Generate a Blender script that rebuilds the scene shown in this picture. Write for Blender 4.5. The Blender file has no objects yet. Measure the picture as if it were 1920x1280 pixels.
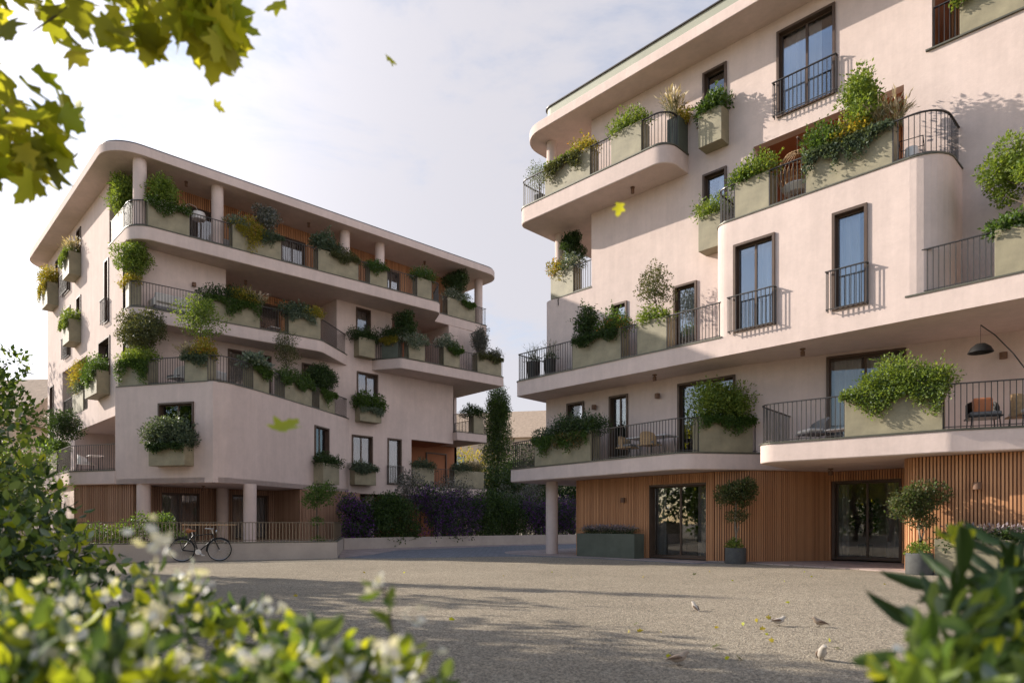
import bpy, math, random
import numpy as np
from mathutils import Matrix, Vector
R = math.radians
S2 = math.sqrt(2)
sc = bpy.context.scene
COL = sc.collection
# ------------------------------------------------------------------ camera, sky, sun, exposure
FPX, YH, CAMH = 1240.0, 980.0, 1.2
cam = bpy.data.objects.new('camera', bpy.data.cameras.new('camera'))
COL.objects.link(cam)
cam.location = (0, 0, CAMH)
cam.rotation_euler = (R(90), 0, R(45))
cam.data.sensor_width = 36
cam.data.lens = 36 * FPX / 1920
cam.data.shift_y = (YH - 640) / 1920
cam.data.clip_start = 0.05
cam.data.clip_end = 3000
cam.data.dof.use_dof = True
cam.data.dof.focus_distance = 19
cam.data.dof.aperture_fstop = 1.65
sc.camera = cam
SUN_EL = 25.5
SUN_H = (-0.9136, -0.4067)                       # horizontal direction towards the sun
world = bpy.data.worlds.new('World')
sc.world = world
world.use_nodes = True
wn, wl = world.node_tree.nodes, world.node_tree.links
bg = wn['Background']
sky = wn.new('ShaderNodeTexSky')
sky.sky_type = 'NISHITA'
sky.sun_disc = False
sky.sun_elevation = R(SUN_EL)
sky.sun_rotation = math.atan2(SUN_H[0], SUN_H[1])
sky.dust_density = 1.2
sky.ozone_density = 1.6
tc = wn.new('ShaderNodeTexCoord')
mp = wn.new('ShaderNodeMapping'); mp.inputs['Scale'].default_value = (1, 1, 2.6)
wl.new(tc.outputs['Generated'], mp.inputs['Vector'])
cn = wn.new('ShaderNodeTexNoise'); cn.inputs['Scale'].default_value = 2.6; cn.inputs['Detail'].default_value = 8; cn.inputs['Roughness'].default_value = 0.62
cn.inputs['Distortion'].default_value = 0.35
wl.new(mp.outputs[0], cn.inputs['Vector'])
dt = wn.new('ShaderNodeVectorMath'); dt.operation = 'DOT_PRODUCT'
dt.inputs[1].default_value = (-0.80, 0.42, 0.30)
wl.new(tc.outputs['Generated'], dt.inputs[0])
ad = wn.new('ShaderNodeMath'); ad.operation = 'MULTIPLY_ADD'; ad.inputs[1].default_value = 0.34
d3 = wn.new('ShaderNodeVectorMath'); d3.operation = 'DOT_PRODUCT'; d3.inputs[1].default_value = (0.98, 0.30, 0.35)  # cloud bank added out of view to light the left building's front
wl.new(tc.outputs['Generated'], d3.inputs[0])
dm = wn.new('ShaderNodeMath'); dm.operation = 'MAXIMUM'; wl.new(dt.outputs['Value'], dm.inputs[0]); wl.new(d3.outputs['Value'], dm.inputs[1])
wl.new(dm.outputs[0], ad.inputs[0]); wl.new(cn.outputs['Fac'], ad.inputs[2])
sz = wn.new('ShaderNodeSeparateXYZ'); wl.new(tc.outputs['Generated'], sz.inputs[0])   # cloud cut away overhead, out of view, to deepen shade on the ground
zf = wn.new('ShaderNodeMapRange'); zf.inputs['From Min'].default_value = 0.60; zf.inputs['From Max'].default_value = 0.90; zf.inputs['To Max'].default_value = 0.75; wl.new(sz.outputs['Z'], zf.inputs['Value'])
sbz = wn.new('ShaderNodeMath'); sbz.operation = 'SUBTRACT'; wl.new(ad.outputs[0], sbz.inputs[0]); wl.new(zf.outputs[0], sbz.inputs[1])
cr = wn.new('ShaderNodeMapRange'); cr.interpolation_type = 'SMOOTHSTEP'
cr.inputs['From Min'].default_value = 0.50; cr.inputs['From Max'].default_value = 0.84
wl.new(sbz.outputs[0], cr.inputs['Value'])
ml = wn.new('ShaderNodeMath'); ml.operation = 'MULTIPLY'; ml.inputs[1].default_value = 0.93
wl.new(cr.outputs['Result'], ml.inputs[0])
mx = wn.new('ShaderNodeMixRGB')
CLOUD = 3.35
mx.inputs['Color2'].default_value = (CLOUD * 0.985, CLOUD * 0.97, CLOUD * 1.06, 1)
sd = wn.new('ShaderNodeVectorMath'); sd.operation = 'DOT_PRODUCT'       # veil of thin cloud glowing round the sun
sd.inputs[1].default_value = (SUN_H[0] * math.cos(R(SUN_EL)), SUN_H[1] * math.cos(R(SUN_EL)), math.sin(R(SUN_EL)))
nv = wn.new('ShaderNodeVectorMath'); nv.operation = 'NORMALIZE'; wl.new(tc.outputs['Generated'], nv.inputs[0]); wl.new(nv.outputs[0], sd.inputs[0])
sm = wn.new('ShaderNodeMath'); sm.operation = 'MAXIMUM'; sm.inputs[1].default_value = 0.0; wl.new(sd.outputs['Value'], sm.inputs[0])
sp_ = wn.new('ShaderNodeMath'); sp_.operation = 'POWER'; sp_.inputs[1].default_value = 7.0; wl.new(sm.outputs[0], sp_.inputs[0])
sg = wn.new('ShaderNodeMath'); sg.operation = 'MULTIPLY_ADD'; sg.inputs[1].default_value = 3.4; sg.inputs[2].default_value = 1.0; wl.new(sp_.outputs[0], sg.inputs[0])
fl = wn.new('ShaderNodeMath'); fl.operation = 'MULTIPLY_ADD'; fl.use_clamp = False; fl.inputs[1].default_value = 0.75     # unseen +x clouds brightened to fill the left building's shaded front
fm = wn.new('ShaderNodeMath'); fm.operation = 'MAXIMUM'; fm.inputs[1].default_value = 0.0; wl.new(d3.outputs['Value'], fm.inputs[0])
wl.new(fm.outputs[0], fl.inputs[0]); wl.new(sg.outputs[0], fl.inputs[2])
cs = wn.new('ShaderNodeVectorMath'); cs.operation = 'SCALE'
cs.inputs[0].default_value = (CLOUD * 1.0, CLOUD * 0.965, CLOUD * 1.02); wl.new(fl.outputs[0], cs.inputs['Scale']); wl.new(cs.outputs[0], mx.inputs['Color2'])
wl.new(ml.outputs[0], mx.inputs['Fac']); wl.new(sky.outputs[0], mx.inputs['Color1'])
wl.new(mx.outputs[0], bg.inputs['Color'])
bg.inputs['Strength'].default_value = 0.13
sun = bpy.data.objects.new('sun', bpy.data.lights.new('sun', 'SUN'))
COL.objects.link(sun)
sun.data.energy = 4.2
sun.data.angle = R(0.5)
sun.data.color = (1.0, 0.92, 0.82)
ce = math.cos(R(SUN_EL))
sun.rotation_euler = Vector((-SUN_H[0] * ce, -SUN_H[1] * ce, -math.sin(R(SUN_EL)))).to_track_quat('-Z', 'Y').to_euler()
sun.location = (-40, -20, 40)
vs = sc.view_settings
vs.view_transform = 'Standard'; vs.look = 'None'; vs.gamma = 1; vs.exposure = 0.82
vs.use_curve_mapping = False
# ------------------------------------------------------------------ measuring helpers (photo pixel -> metres in plan)
def V(X, Y, Z=0.0):                               # X right of the viewer, Y ahead
    return Vector(((X - Y) / S2, (X + Y) / S2, Z))
def P(px, py, Z=0.0):                             # point at height Z
    t = FPX * (Z - CAMH) / (YH - py)
    return V((px - 960) * t / FPX, t, Z)
def PD(px, py, t):                                # point at distance t ahead
    return V((px - 960) * t / FPX, t, CAMH + (YH - py) * t / FPX)
# ------------------------------------------------------------------ materials
MAT = {}
def nmat(name):
    m = bpy.data.materials.new(name); m.use_nodes = True
    MAT[name] = m
    nt = m.node_tree
    return m, nt.nodes, nt.links, nt.nodes['Principled BSDF']
def solid(name, c, rough=0.6, metal=0.0, var=0.12, scale=6.0, bump=0.0, bscale=40.0, spec=0.4):
    m, n, l, p = nmat(name)
    p.inputs['Roughness'].default_value = rough; p.inputs['Metallic'].default_value = metal
    p.inputs['Specular IOR Level'].default_value = spec
    t = n.new('ShaderNodeTexCoord'); a = n.new('ShaderNodeTexNoise')
    a.inputs['Scale'].default_value = scale; a.inputs['Detail'].default_value = 6; a.inputs['Roughness'].default_value = 0.65
    l.new(t.outputs['Object'], a.inputs['Vector'])
    r = n.new('ShaderNodeValToRGB')
    r.color_ramp.elements[0].position = 0.3; r.color_ramp.elements[1].position = 0.7
    r.color_ramp.elements[0].color = (*[v * (1 - var) for v in c], 1)
    r.color_ramp.elements[1].color = (*[min(1, v * (1 + var)) for v in c], 1)
    l.new(a.outputs['Fac'], r.inputs[0]); l.new(r.outputs[0], p.inputs['Base Color'])
    if bump:
        b = n.new('ShaderNodeTexNoise'); b.inputs['Scale'].default_value = bscale; b.inputs['Detail'].default_value = 5
        l.new(t.outputs['Object'], b.inputs['Vector'])
        u = n.new('ShaderNodeBump'); u.inputs['Strength'].default_value = bump; u.inputs['Distance'].default_value = 0.02
        l.new(b.outputs['Fac'], u.inputs['Height']); l.new(u.outputs[0], p.inputs['Normal'])
    return m
def leafmat(name, c1, c2, trans=0.35, rough=0.5, c3=None):
    m, n, l, p = nmat(name)
    g = n.new('ShaderNodeNewGeometry'); r = n.new('ShaderNodeValToRGB')
    r.color_ramp.elements[0].color = (*c1, 1); r.color_ramp.elements[1].color = (*c2, 1)
    if c3:
        e = r.color_ramp.elements.new(0.9); e.color = (*c2, 1); r.color_ramp.elements[2].color = (*c3, 1)
    l.new(g.outputs['Random Per Island'], r.inputs[0])
    l.new(r.outputs[0], p.inputs['Base Color'])
    p.inputs['Roughness'].default_value = rough; p.inputs['Specular IOR Level'].default_value = 0.35
    t = n.new('ShaderNodeBsdfTranslucent'); x = n.new('ShaderNodeMixShader'); x.inputs[0].default_value = trans
    br = n.new('ShaderNodeMixRGB'); br.blend_type = 'MULTIPLY'; br.inputs[0].default_value = 1; br.inputs[2].default_value = (1.6, 1.5, 0.7, 1)
    l.new(r.outputs[0], br.inputs[1]); l.new(br.outputs[0], t.inputs['Color'])
    o = n['Material Output']
    l.new(p.outputs[0], x.inputs[1]); l.new(t.outputs[0], x.inputs[2]); l.new(x.outputs[0], o.inputs['Surface'])
    return m
def plastermat():
    m, n, l, p = nmat('plaster'); t = n.new('ShaderNodeTexCoord'); acc = None
    for sc_, lo, hi, st in ((0.45, .93, 1.07, (1, 1, 1)), (2.6, .955, 1.045, (1, 1, 1)), (1.0, .935, 1.05, (3.2, 3.2, .22)), (9.0, .97, 1.03, (1, 1, 1))):
        mp_ = n.new('ShaderNodeMapping'); mp_.inputs['Scale'].default_value = st; l.new(t.outputs['Object'], mp_.inputs[0])
        a = n.new('ShaderNodeTexNoise'); a.inputs['Scale'].default_value = sc_; a.inputs['Detail'].default_value = 7; a.inputs['Roughness'].default_value = .68; l.new(mp_.outputs[0], a.inputs['Vector'])
        r = n.new('ShaderNodeMapRange'); r.inputs['From Min'].default_value = .3; r.inputs['From Max'].default_value = .7; r.inputs['To Min'].default_value = lo; r.inputs['To Max'].default_value = hi; l.new(a.outputs['Fac'], r.inputs['Value'])
        if acc is None: acc = r.outputs[0]
        else:
            k = n.new('ShaderNodeMath'); k.operation = 'MULTIPLY'; l.new(acc, k.inputs[0]); l.new(r.outputs[0], k.inputs[1]); acc = k.outputs[0]
    s = n.new('ShaderNodeVectorMath'); s.operation = 'SCALE'; s.inputs[0].default_value = (0.61, 0.49, 0.435); l.new(acc, s.inputs['Scale']); l.new(s.outputs[0], p.inputs['Base Color'])
    p.inputs['Roughness'].default_value = .92; p.inputs['Specular IOR Level'].default_value = .12
    b = n.new('ShaderNodeTexNoise'); b.inputs['Scale'].default_value = 11; b.inputs['Detail'].default_value = 7; b.inputs['Roughness'].default_value = .7; l.new(t.outputs['Object'], b.inputs['Vector'])
    u = n.new('ShaderNodeBump'); u.inputs['Strength'].default_value = .28; u.inputs['Distance'].default_value = .02; l.new(b.outputs['Fac'], u.inputs['Height']); l.new(u.outputs[0], p.inputs['Normal'])
plastermat()
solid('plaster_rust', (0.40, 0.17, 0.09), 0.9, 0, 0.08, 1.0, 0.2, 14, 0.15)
solid('concrete', (0.42, 0.36, 0.31), 0.9, 0, 0.12, 1.2, 0.3, 20, 0.15)
solid('bronze', (0.085, 0.052, 0.034), 0.45, 0.2, 0.15, 4)
solid('railmetal', (0.06, 0.052, 0.046), 0.4, 0.35, 0.1, 4)
solid('coping', (0.10, 0.095, 0.07), 0.5, 0.3, 0.2, 3)
solid('reveal', (0.16, 0.085, 0.05), 0.6, 0, 0.12, 3)
solid('planter', (0.255, 0.222, 0.142), 0.62, 0.0, 0.24, 1.9, 0.1, 30)
solid('planter_dark', (0.085, 0.095, 0.07), 0.55, 0.0, 0.22, 2.0, 0.1, 30)
solid('soil', (0.035, 0.025, 0.018), 1, 0, 0.4, 9, 0.6, 30)
solid('pot', (0.075, 0.075, 0.07), 0.8, 0, 0.2, 7, 0.3, 40)
solid('bark', (0.11, 0.085, 0.06), 0.95, 0, 0.35, 9, 0.7, 30)
solid('palebark', (0.22, 0.18, 0.13), 0.95, 0, 0.35, 9, 0.5, 30)
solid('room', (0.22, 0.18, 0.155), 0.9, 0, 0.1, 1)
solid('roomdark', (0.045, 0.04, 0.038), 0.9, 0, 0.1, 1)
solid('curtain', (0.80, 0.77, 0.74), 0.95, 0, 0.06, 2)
solid('curtain_shaded', (0.34, 0.31, 0.29), 0.95, 0, 0.08, 2)  # darker copy of the curtain, shade put into its colour
solid('fabric_white', (0.62, 0.58, 0.53), 0.95, 0, 0.06, 6)
solid('fabric_grey', (0.20, 0.19, 0.185), 0.95, 0, 0.1, 6)
solid('fabric_orange', (0.55, 0.20, 0.09), 0.95, 0, 0.1, 6)
solid('rattan', (0.42, 0.27, 0.14), 0.7, 0, 0.25, 14)
solid('black', (0.018, 0.017, 0.016), 0.45, 0.2, 0.1, 5)
solid('chrome', (0.55, 0.54, 0.52), 0.3, 0.9, 0.05, 5)
solid('leather', (0.28, 0.11, 0.04), 0.5, 0, 0.15, 9)
solid('white', (0.75, 0.72, 0.69), 0.6, 0, 0.05, 4)
solid('rubber', (0.02, 0.02, 0.02), 0.8, 0, 0.1, 5)
solid('greenroof', (0.30, 0.30, 0.23), 0.6, 0.1, 0.08, 1)
solid('farwall', (0.50, 0.40, 0.30), 0.95, 0, 0.1, 0.6)
solid('rooftile', (0.42, 0.31, 0.22), 0.95, 0, 0.2, 3, 0.4, 9)
solid('plate', (0.5, 0.47, 0.44), 0.5, 0.2, 0.1, 4)
solid('brass', (0.13, 0.105, 0.075), 0.4, 0.5, 0.1, 5)
solid('beak', (0.10, 0.08, 0.06), 0.6, 0, 0.1, 30)
def wood(name, c1, c2):
    m, n, l, p = nmat(name)
    g = n.new('ShaderNodeNewGeometry'); r = n.new('ShaderNodeValToRGB')
    r.color_ramp.elements[0].color = (*c1, 1); r.color_ramp.elements[1].color = (*c2, 1)
    t = n.new('ShaderNodeTexCoord'); mpp = n.new('ShaderNodeMapping'); mpp.inputs['Scale'].default_value = (30, 30, 2.2)
    a = n.new('ShaderNodeTexNoise'); a.inputs['Scale'].default_value = 1.0; a.inputs['Detail'].default_value = 5
    l.new(t.outputs['Object'], mpp.inputs[0]); l.new(mpp.outputs[0], a.inputs['Vector'])
    q = n.new('ShaderNodeMath'); q.operation = 'MULTIPLY_ADD'; q.inputs[1].default_value = 0.55
    s = n.new('ShaderNodeMath'); s.operation = 'MULTIPLY'; s.inputs[1].default_value = 0.5
    l.new(a.outputs['Fac'], s.inputs[0])
    l.new(g.outputs['Random Per Island'], q.inputs[0]); l.new(s.outputs[0], q.inputs[2])
    l.new(q.outputs[0], r.inputs[0]); l.new(r.outputs[0], p.inputs['Base Color'])
    p.inputs['Roughness'].default_value = 0.62; p.inputs['Specular IOR Level'].default_value = 0.3
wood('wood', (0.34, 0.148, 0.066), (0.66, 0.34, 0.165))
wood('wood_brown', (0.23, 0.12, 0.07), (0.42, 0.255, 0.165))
solid('woodback', (0.13, 0.06, 0.032), 0.9, 0, 0.1, 3)
# leaves
leafmat('lf_dark', (0.024, 0.046, 0.013), (0.062, 0.105, 0.03), 0.3)
leafmat('lf_mid', (0.045, 0.085, 0.018), (0.11, 0.18, 0.038), 0.4)
leafmat('lf_light', (0.09, 0.15, 0.026), (0.23, 0.29, 0.06), 0.42)
leafmat('lf_yellow', (0.16, 0.18, 0.03), (0.42, 0.33, 0.05), 0.4, 0.5, (0.45, 0.2, 0.04))
leafmat('lf_olive', (0.06, 0.075, 0.03), (0.15, 0.15, 0.06), 0.3)
leafmat('lf_silver', (0.10, 0.14, 0.10), (0.24, 0.28, 0.20), 0.25)
leafmat('lf_grey', (0.075, 0.083, 0.068), (0.22, 0.215, 0.19), 0.2)
leafmat('lf_blue', (0.045, 0.075, 0.045), (0.14, 0.175, 0.11), 0.3)
leafmat('lf_white', (0.55, 0.52, 0.46), (0.80, 0.77, 0.70), 0.25)
leafmat('lf_plume', (0.34, 0.27, 0.19), (0.66, 0.56, 0.42), 0.3)
leafmat('lf_purple', (0.08, 0.018, 0.15), (0.24, 0.06, 0.38), 0.25)
leafmat('lf_red', (0.30, 0.09, 0.03), (0.45, 0.20, 0.04), 0.3)
leafmat('lf_maple', (0.17, 0.19, 0.02), (0.42, 0.40, 0.05), 0.72)
leafmat('lf_lemon', (0.24, 0.30, 0.02), (0.45, 0.46, 0.03), 0.5)
leafmat('lf_lav', (0.18, 0.14, 0.17), (0.36, 0.30, 0.32), 0.25)
def glassmat(name, tint, refl):
    m, n, l, p = nmat(name)
    n.remove(p)
    t = n.new('ShaderNodeBsdfTransparent'); t.inputs['Color'].default_value = (*tint, 1)
    g = n.new('ShaderNodeBsdfGlossy'); g.inputs['Roughness'].default_value = 0.012; g.inputs['Color'].default_value = (0.95, 0.97, 1, 1)
    f = n.new('ShaderNodeFresnel'); f.inputs['IOR'].default_value = 1.55
    a = n.new('ShaderNodeMath'); a.operation = 'MULTIPLY_ADD'; a.inputs[1].default_value = 1.15; a.inputs[2].default_value = refl; a.use_clamp = True
    x = n.new('ShaderNodeMixShader')
    l.new(f.outputs[0], a.inputs[0]); l.new(a.outputs[0], x.inputs[0]); l.new(t.outputs[0], x.inputs[1]); l.new(g.outputs[0], x.inputs[2])
    l.new(x.outputs[0], n['Material Output'].inputs['Surface'])
glassmat('glass', (0.84, 0.85, 0.86), 0.10)
glassmat('glass_dull', (0.84, 0.83, 0.82), 0.02)
def groundmat():
    m, n, l, p = nmat('gravel')
    t = n.new('ShaderNodeTexCoord')
    big = n.new('ShaderNodeTexNoise'); big.inputs['Scale'].default_value = 0.35; big.inputs['Detail'].default_value = 6; big.inputs['Roughness'].default_value = 0.7
    mid = n.new('ShaderNodeTexNoise'); mid.inputs['Scale'].default_value = 9; mid.inputs['Detail'].default_value = 8; mid.inputs['Roughness'].default_value = 0.8
    vo = n.new('ShaderNodeTexVoronoi'); vo.inputs['Scale'].default_value = 58
    vo2 = n.new('ShaderNodeTexVoronoi'); vo2.inputs['Scale'].default_value = 130
    for a in (big, mid, vo, vo2): l.new(t.outputs['Object'], a.inputs['Vector'])
    r = n.new('ShaderNodeValToRGB')
    r.color_ramp.elements[0].position = 0.25; r.color_ramp.elements[0].color = (0.20, 0.168, 0.124, 1)
    r.color_ramp.elements[1].position = 0.75; r.color_ramp.elements[1].color = (0.445, 0.375, 0.28, 1)
    q = n.new('ShaderNodeMixRGB'); q.inputs[0].default_value = 0.5
    l.new(big.outputs['Fac'], q.inputs[1]); l.new(mid.outputs['Fac'], q.inputs[2])
    l.new(q.outputs[0], r.inputs[0])
    st = n.new('ShaderNodeSeparateColor'); l.new(vo.outputs['Color'], st.inputs[0])
    sr = n.new('ShaderNodeMapRange'); sr.inputs['To Min'].default_value = 0.55; sr.inputs['To Max'].default_value = 1.5
    l.new(st.outputs[0], sr.inputs['Value'])
    st2 = n.new('ShaderNodeSeparateColor'); l.new(vo2.outputs['Color'], st2.inputs[0])
    sr2 = n.new('ShaderNodeMapRange'); sr2.inputs['To Min'].default_value = 0.65; sr2.inputs['To Max'].default_value = 1.35
    l.new(st2.outputs[1], sr2.inputs['Value'])
    k = n.new('ShaderNodeMath'); k.operation = 'MULTIPLY'; l.new(sr.outputs[0], k.inputs[0]); l.new(sr2.outputs[0], k.inputs[1])
    mu = n.new('ShaderNodeVectorMath'); mu.operation = 'SCALE'
    l.new(r.outputs[0], mu.inputs[0]); l.new(k.outputs[0], mu.inputs['Scale'])
    l.new(mu.outputs[0], p.inputs['Base Color'])
    p.inputs['Roughness'].default_value = 0.95; p.inputs['Specular IOR Level'].default_value = 0.1
    u = n.new('ShaderNodeBump'); u.inputs['Strength'].default_value = 0.8; u.inputs['Distance'].default_value = 0.02
    l.new(vo.outputs['Distance'], u.inputs['Height'])
    u2 = n.new('ShaderNodeBump'); u2.inputs['Strength'].default_value = 0.5; u2.inputs['Distance'].default_value = 0.05
    l.new(mid.outputs['Fac'], u2.inputs['Height']); l.new(u.outputs[0], u2.inputs['Normal'])
    l.new(u2.outputs[0], p.inputs['Normal'])
groundmat()
def pavemat(name, c, w, h):
    m, n, l, p = nmat(name)
    t = n.new('ShaderNodeTexCoord'); b = n.new('ShaderNodeTexBrick')
    b.inputs['Scale'].default_value = 1.0; b.inputs['Brick Width'].default_value = w; b.inputs['Row Height'].default_value = h
    b.inputs['Mortar Size'].default_value = 0.012
    b.inputs['Color1'].default_value = (*[v * 0.85 for v in c], 1); b.inputs['Color2'].default_value = (*[v * 1.15 for v in c], 1)
    b.inputs['Mortar'].default_value = (*[v * 0.5 for v in c], 1)
    l.new(t.outputs['Object'], b.inputs['Vector']); l.new(b.outputs['Color'], p.inputs['Base Color'])
    p.inputs['Roughness'].default_value = 0.9
pavemat('pave_blue', (0.205, 0.20, 0.208), 0.3, 0.15)
pavemat('pave_pink', (0.38, 0.29, 0.25), 0.6, 0.3)
# ------------------------------------------------------------------ mesh helpers
class MB:
    def __init__(s): s.v = []; s.f = []; s.m = []; s.cm = 0
    def face(s, pts):
        i = len(s.v); s.v += [tuple(p) for p in pts]; s.f.append(tuple(range(i, i + len(pts)))); s.m.append(s.cm)
    def hexa(s, a, b):                            # bottom 4, top 4
        i = len(s.v); s.v += [tuple(p) for p in a] + [tuple(p) for p in b]
        for q in ((3, 2, 1, 0), (4, 5, 6, 7), (0, 1, 5, 4), (1, 2, 6, 5), (2, 3, 7, 6), (3, 0, 4, 7)):
            s.f.append(tuple(i + k for k in q)); s.m.append(s.cm)
    def box(s, x0, x1, y0, y1, z0, z1):
        s.hexa([(x0, y0, z0), (x1, y0, z0), (x1, y1, z0), (x0, y1, z0)], [(x0, y0, z1), (x1, y0, z1), (x1, y1, z1), (x0, y1, z1)])
    def fbox(s, F, s0, s1, d0, d1, z0, z1):       # box in a wall frame
        a = [F.p(s0, d0), F.p(s1, d0), F.p(s1, d1), F.p(s0, d1)]
        s.hexa([(x, y, z0) for x, y in a], [(x, y, z1) for x, y in a])
    def prism(s, poly, z0, z1):
        n = len(poly); i = len(s.v)
        s.v += [(x, y, z0) for x, y in poly] + [(x, y, z1) for x, y in poly]
        s.f.append(tuple(range(i + n - 1, i - 1, -1))); s.f.append(tuple(range(i + n, i + 2 * n))); s.m += [s.cm] * 2
        for k in range(n):
            j = (k + 1) % n
            s.f.append((i + k, i + j, i + n + j, i + n + k)); s.m.append(s.cm)
    def wallpath(s, path, th, z0, z1):            # a wall of even thickness, inward = left
        b = offset(path, th)
        for k in range(len(path) - 1):
            q = [path[k], path[k + 1], b[k + 1], b[k]]
            s.hexa([(x, y, z0) for x, y in q], [(x, y, z1) for x, y in q])
    def tube(s, pts, rad, seg=8, cap=True):
        pts = [Vector(p) for p in pts]; n = len(pts)
        if not hasattr(rad, '__len__'): rad = [rad] * n
        i0 = len(s.v); ref = Vector((0, 0, 1))
        for k in range(n):
            d = (pts[min(k + 1, n - 1)] - pts[max(k - 1, 0)]).normalized()
            u = d.cross(ref)
            if u.length < 0.05: u = d.cross(Vector((0, 1, 0)))
            u.normalize(); w = d.cross(u)
            for j in range(seg):
                a = 2 * math.pi * j / seg
                s.v.append(tuple(pts[k] + (u * math.cos(a) + w * math.sin(a)) * rad[k]))
        for k in range(n - 1):
            for j in range(seg):
                j2 = (j + 1) % seg; a = i0 + k * seg
                s.f.append((a + j, a + seg + j, a + seg + j2, a + j2)); s.m.append(s.cm)
        if cap:
            s.f.append(tuple(i0 + j for j in range(seg))); s.f.append(tuple(i0 + (n - 1) * seg + j for j in range(seg - 1, -1, -1))); s.m += [s.cm] * 2
    def lathe(s, prof, c=(0, 0, 0), seg=20):
        i0 = len(s.v)
        for r, z in prof:
            for j in range(seg):
                a = 2 * math.pi * j / seg
                s.v.append((c[0] + r * math.cos(a), c[1] + r * math.sin(a), c[2] + z))
        for k in range(len(prof) - 1):
            for j in range(seg):
                j2 = (j + 1) % seg; a = i0 + k * seg
                s.f.append((a + j, a + j2, a + seg + j2, a + seg + j)); s.m.append(s.cm)
    def build(s, name, mat, parent=None, smooth=False, bevel=0.0):
        me = bpy.data.meshes.new(name); me.from_pydata(s.v, [], s.f)
        for q in (mat if isinstance(mat, (list, tuple)) else [mat]): me.materials.append(MAT[q])
        if any(s.m): me.polygons.foreach_set('material_index', s.m)
        if smooth:
            me.polygons.foreach_set('use_smooth', [True] * len(me.polygons))
            me.set_sharp_from_angle(angle=R(35))
        me.update()
        return link(name, me, parent, bevel)
def link(name, me, parent=None, bevel=0.0):
    o = bpy.data.objects.new(name, me); COL.objects.link(o)
    if parent: setparent(o, parent)
    if bevel:
        b = o.modifiers.new('edge', 'BEVEL'); b.width = bevel; b.segments = 2; b.limit_method = 'ANGLE'; b.angle_limit = R(50)
    return o
LOCAL = set()                                     # things whose children are built in local coordinates
def setparent(o, p):
    o.parent = p
    if p.name in LOCAL or p.type != 'EMPTY':
        return
    o.matrix_parent_inverse = (Matrix.Translation(p.location) @ p.rotation_euler.to_matrix().to_4x4()).inverted()
def tag(o, label, cat, group=None, kind=None):
    o['label'] = label; o['category'] = cat
    if group: o['group'] = group
    if kind: o['kind'] = kind
    return o
def thing(name, label, cat, loc=(0, 0, 0), rz=0.0, group=None, local=True):
    o = bpy.data.objects.new(name, None); COL.objects.link(o)
    o.location = loc; o.rotation_euler = (0, 0, rz); o.empty_display_size = 0.3
    if local: LOCAL.add(o.name)
    return tag(o, label, cat, group)
def struct(o):
    o['kind'] = 'structure'; return o
def offset(path, d):
    out = []; n = len(path)
    for k in range(n):
        ds = []
        for a, b in ((k - 1, k), (k, k + 1)):
            if a >= 0 and b < n:
                dx, dy = path[b][0] - path[a][0], path[b][1] - path[a][1]
                q = math.hypot(dx, dy) or 1e-9; ds.append((dx / q, dy / q))
        nx = sum(-v[1] for v in ds); ny = sum(v[0] for v in ds); q = math.hypot(nx, ny) or 1
        nx /= q; ny /= q
        c = max(0.4, -ds[0][1] * nx + ds[0][0] * ny)
        out.append((path[k][0] + nx * d / c, path[k][1] + ny * d / c))
    return out
def rnd(pts, seg=8):                              # round the corners of an open path of (x, y[, r])
    out = []
    for k, p in enumerate(pts):
        r = p[2] if len(p) > 2 else 0
        if not r or k in (0, len(pts) - 1): out.append((p[0], p[1])); continue
        a = Vector(pts[k - 1][:2]) - Vector(p[:2]); b = Vector(pts[k + 1][:2]) - Vector(p[:2])
        la, lb = a.length, b.length; a.normalize(); b.normalize()
        ang = a.angle(b); t = min(r / math.tan(ang / 2), la * 0.49, lb * 0.49); rr = t * math.tan(ang / 2)
        p0 = Vector(p[:2]) + a * t; p1 = Vector(p[:2]) + b * t
        c = Vector(p[:2]) + (a + b).normalized() * math.hypot(t, rr)
        a0 = math.atan2(*(p0 - c).yx); a1 = math.atan2(*(p1 - c).yx)
        da = (a1 - a0 + math.pi) % (2 * math.pi) - math.pi
        for j in range(seg + 1):
            q = a0 + da * j / seg; out.append((c.x + rr * math.cos(q), c.y + rr * math.sin(q)))
    return out
class Fr:                                         # a vertical wall plane: p0 + t*s, d metres inward
    def __init__(s, p0, t):
        q = math.hypot(*t); s.p0 = p0; s.t = (t[0] / q, t[1] / q); s.n = (-s.t[1], s.t[0])
    def p(s, a, d=0.0): return (s.p0[0] + s.t[0] * a + s.n[0] * d, s.p0[1] + s.t[1] * a + s.n[1] * d)
    def q(s, a, d, z): return (*s.p(a, d), z)
    def hit(s, px, py):
        r = V((px - 960) / FPX, 1)
        det = r.x * -s.t[1] + r.y * s.t[0]
        k = (s.p0[0] * -s.t[1] + s.p0[1] * s.t[0]) / det
        return (r.x * k - s.p0[0]) * s.t[0] + (r.y * k - s.p0[1]) * s.t[1], CAMH + (YH - py) * k / FPX
def FY(c): return Fr((0, c), (1, 0))              # faces -y, s = x
def FX(c): return Fr((c, 0), (0, 1))              # faces +x, s = y
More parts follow.
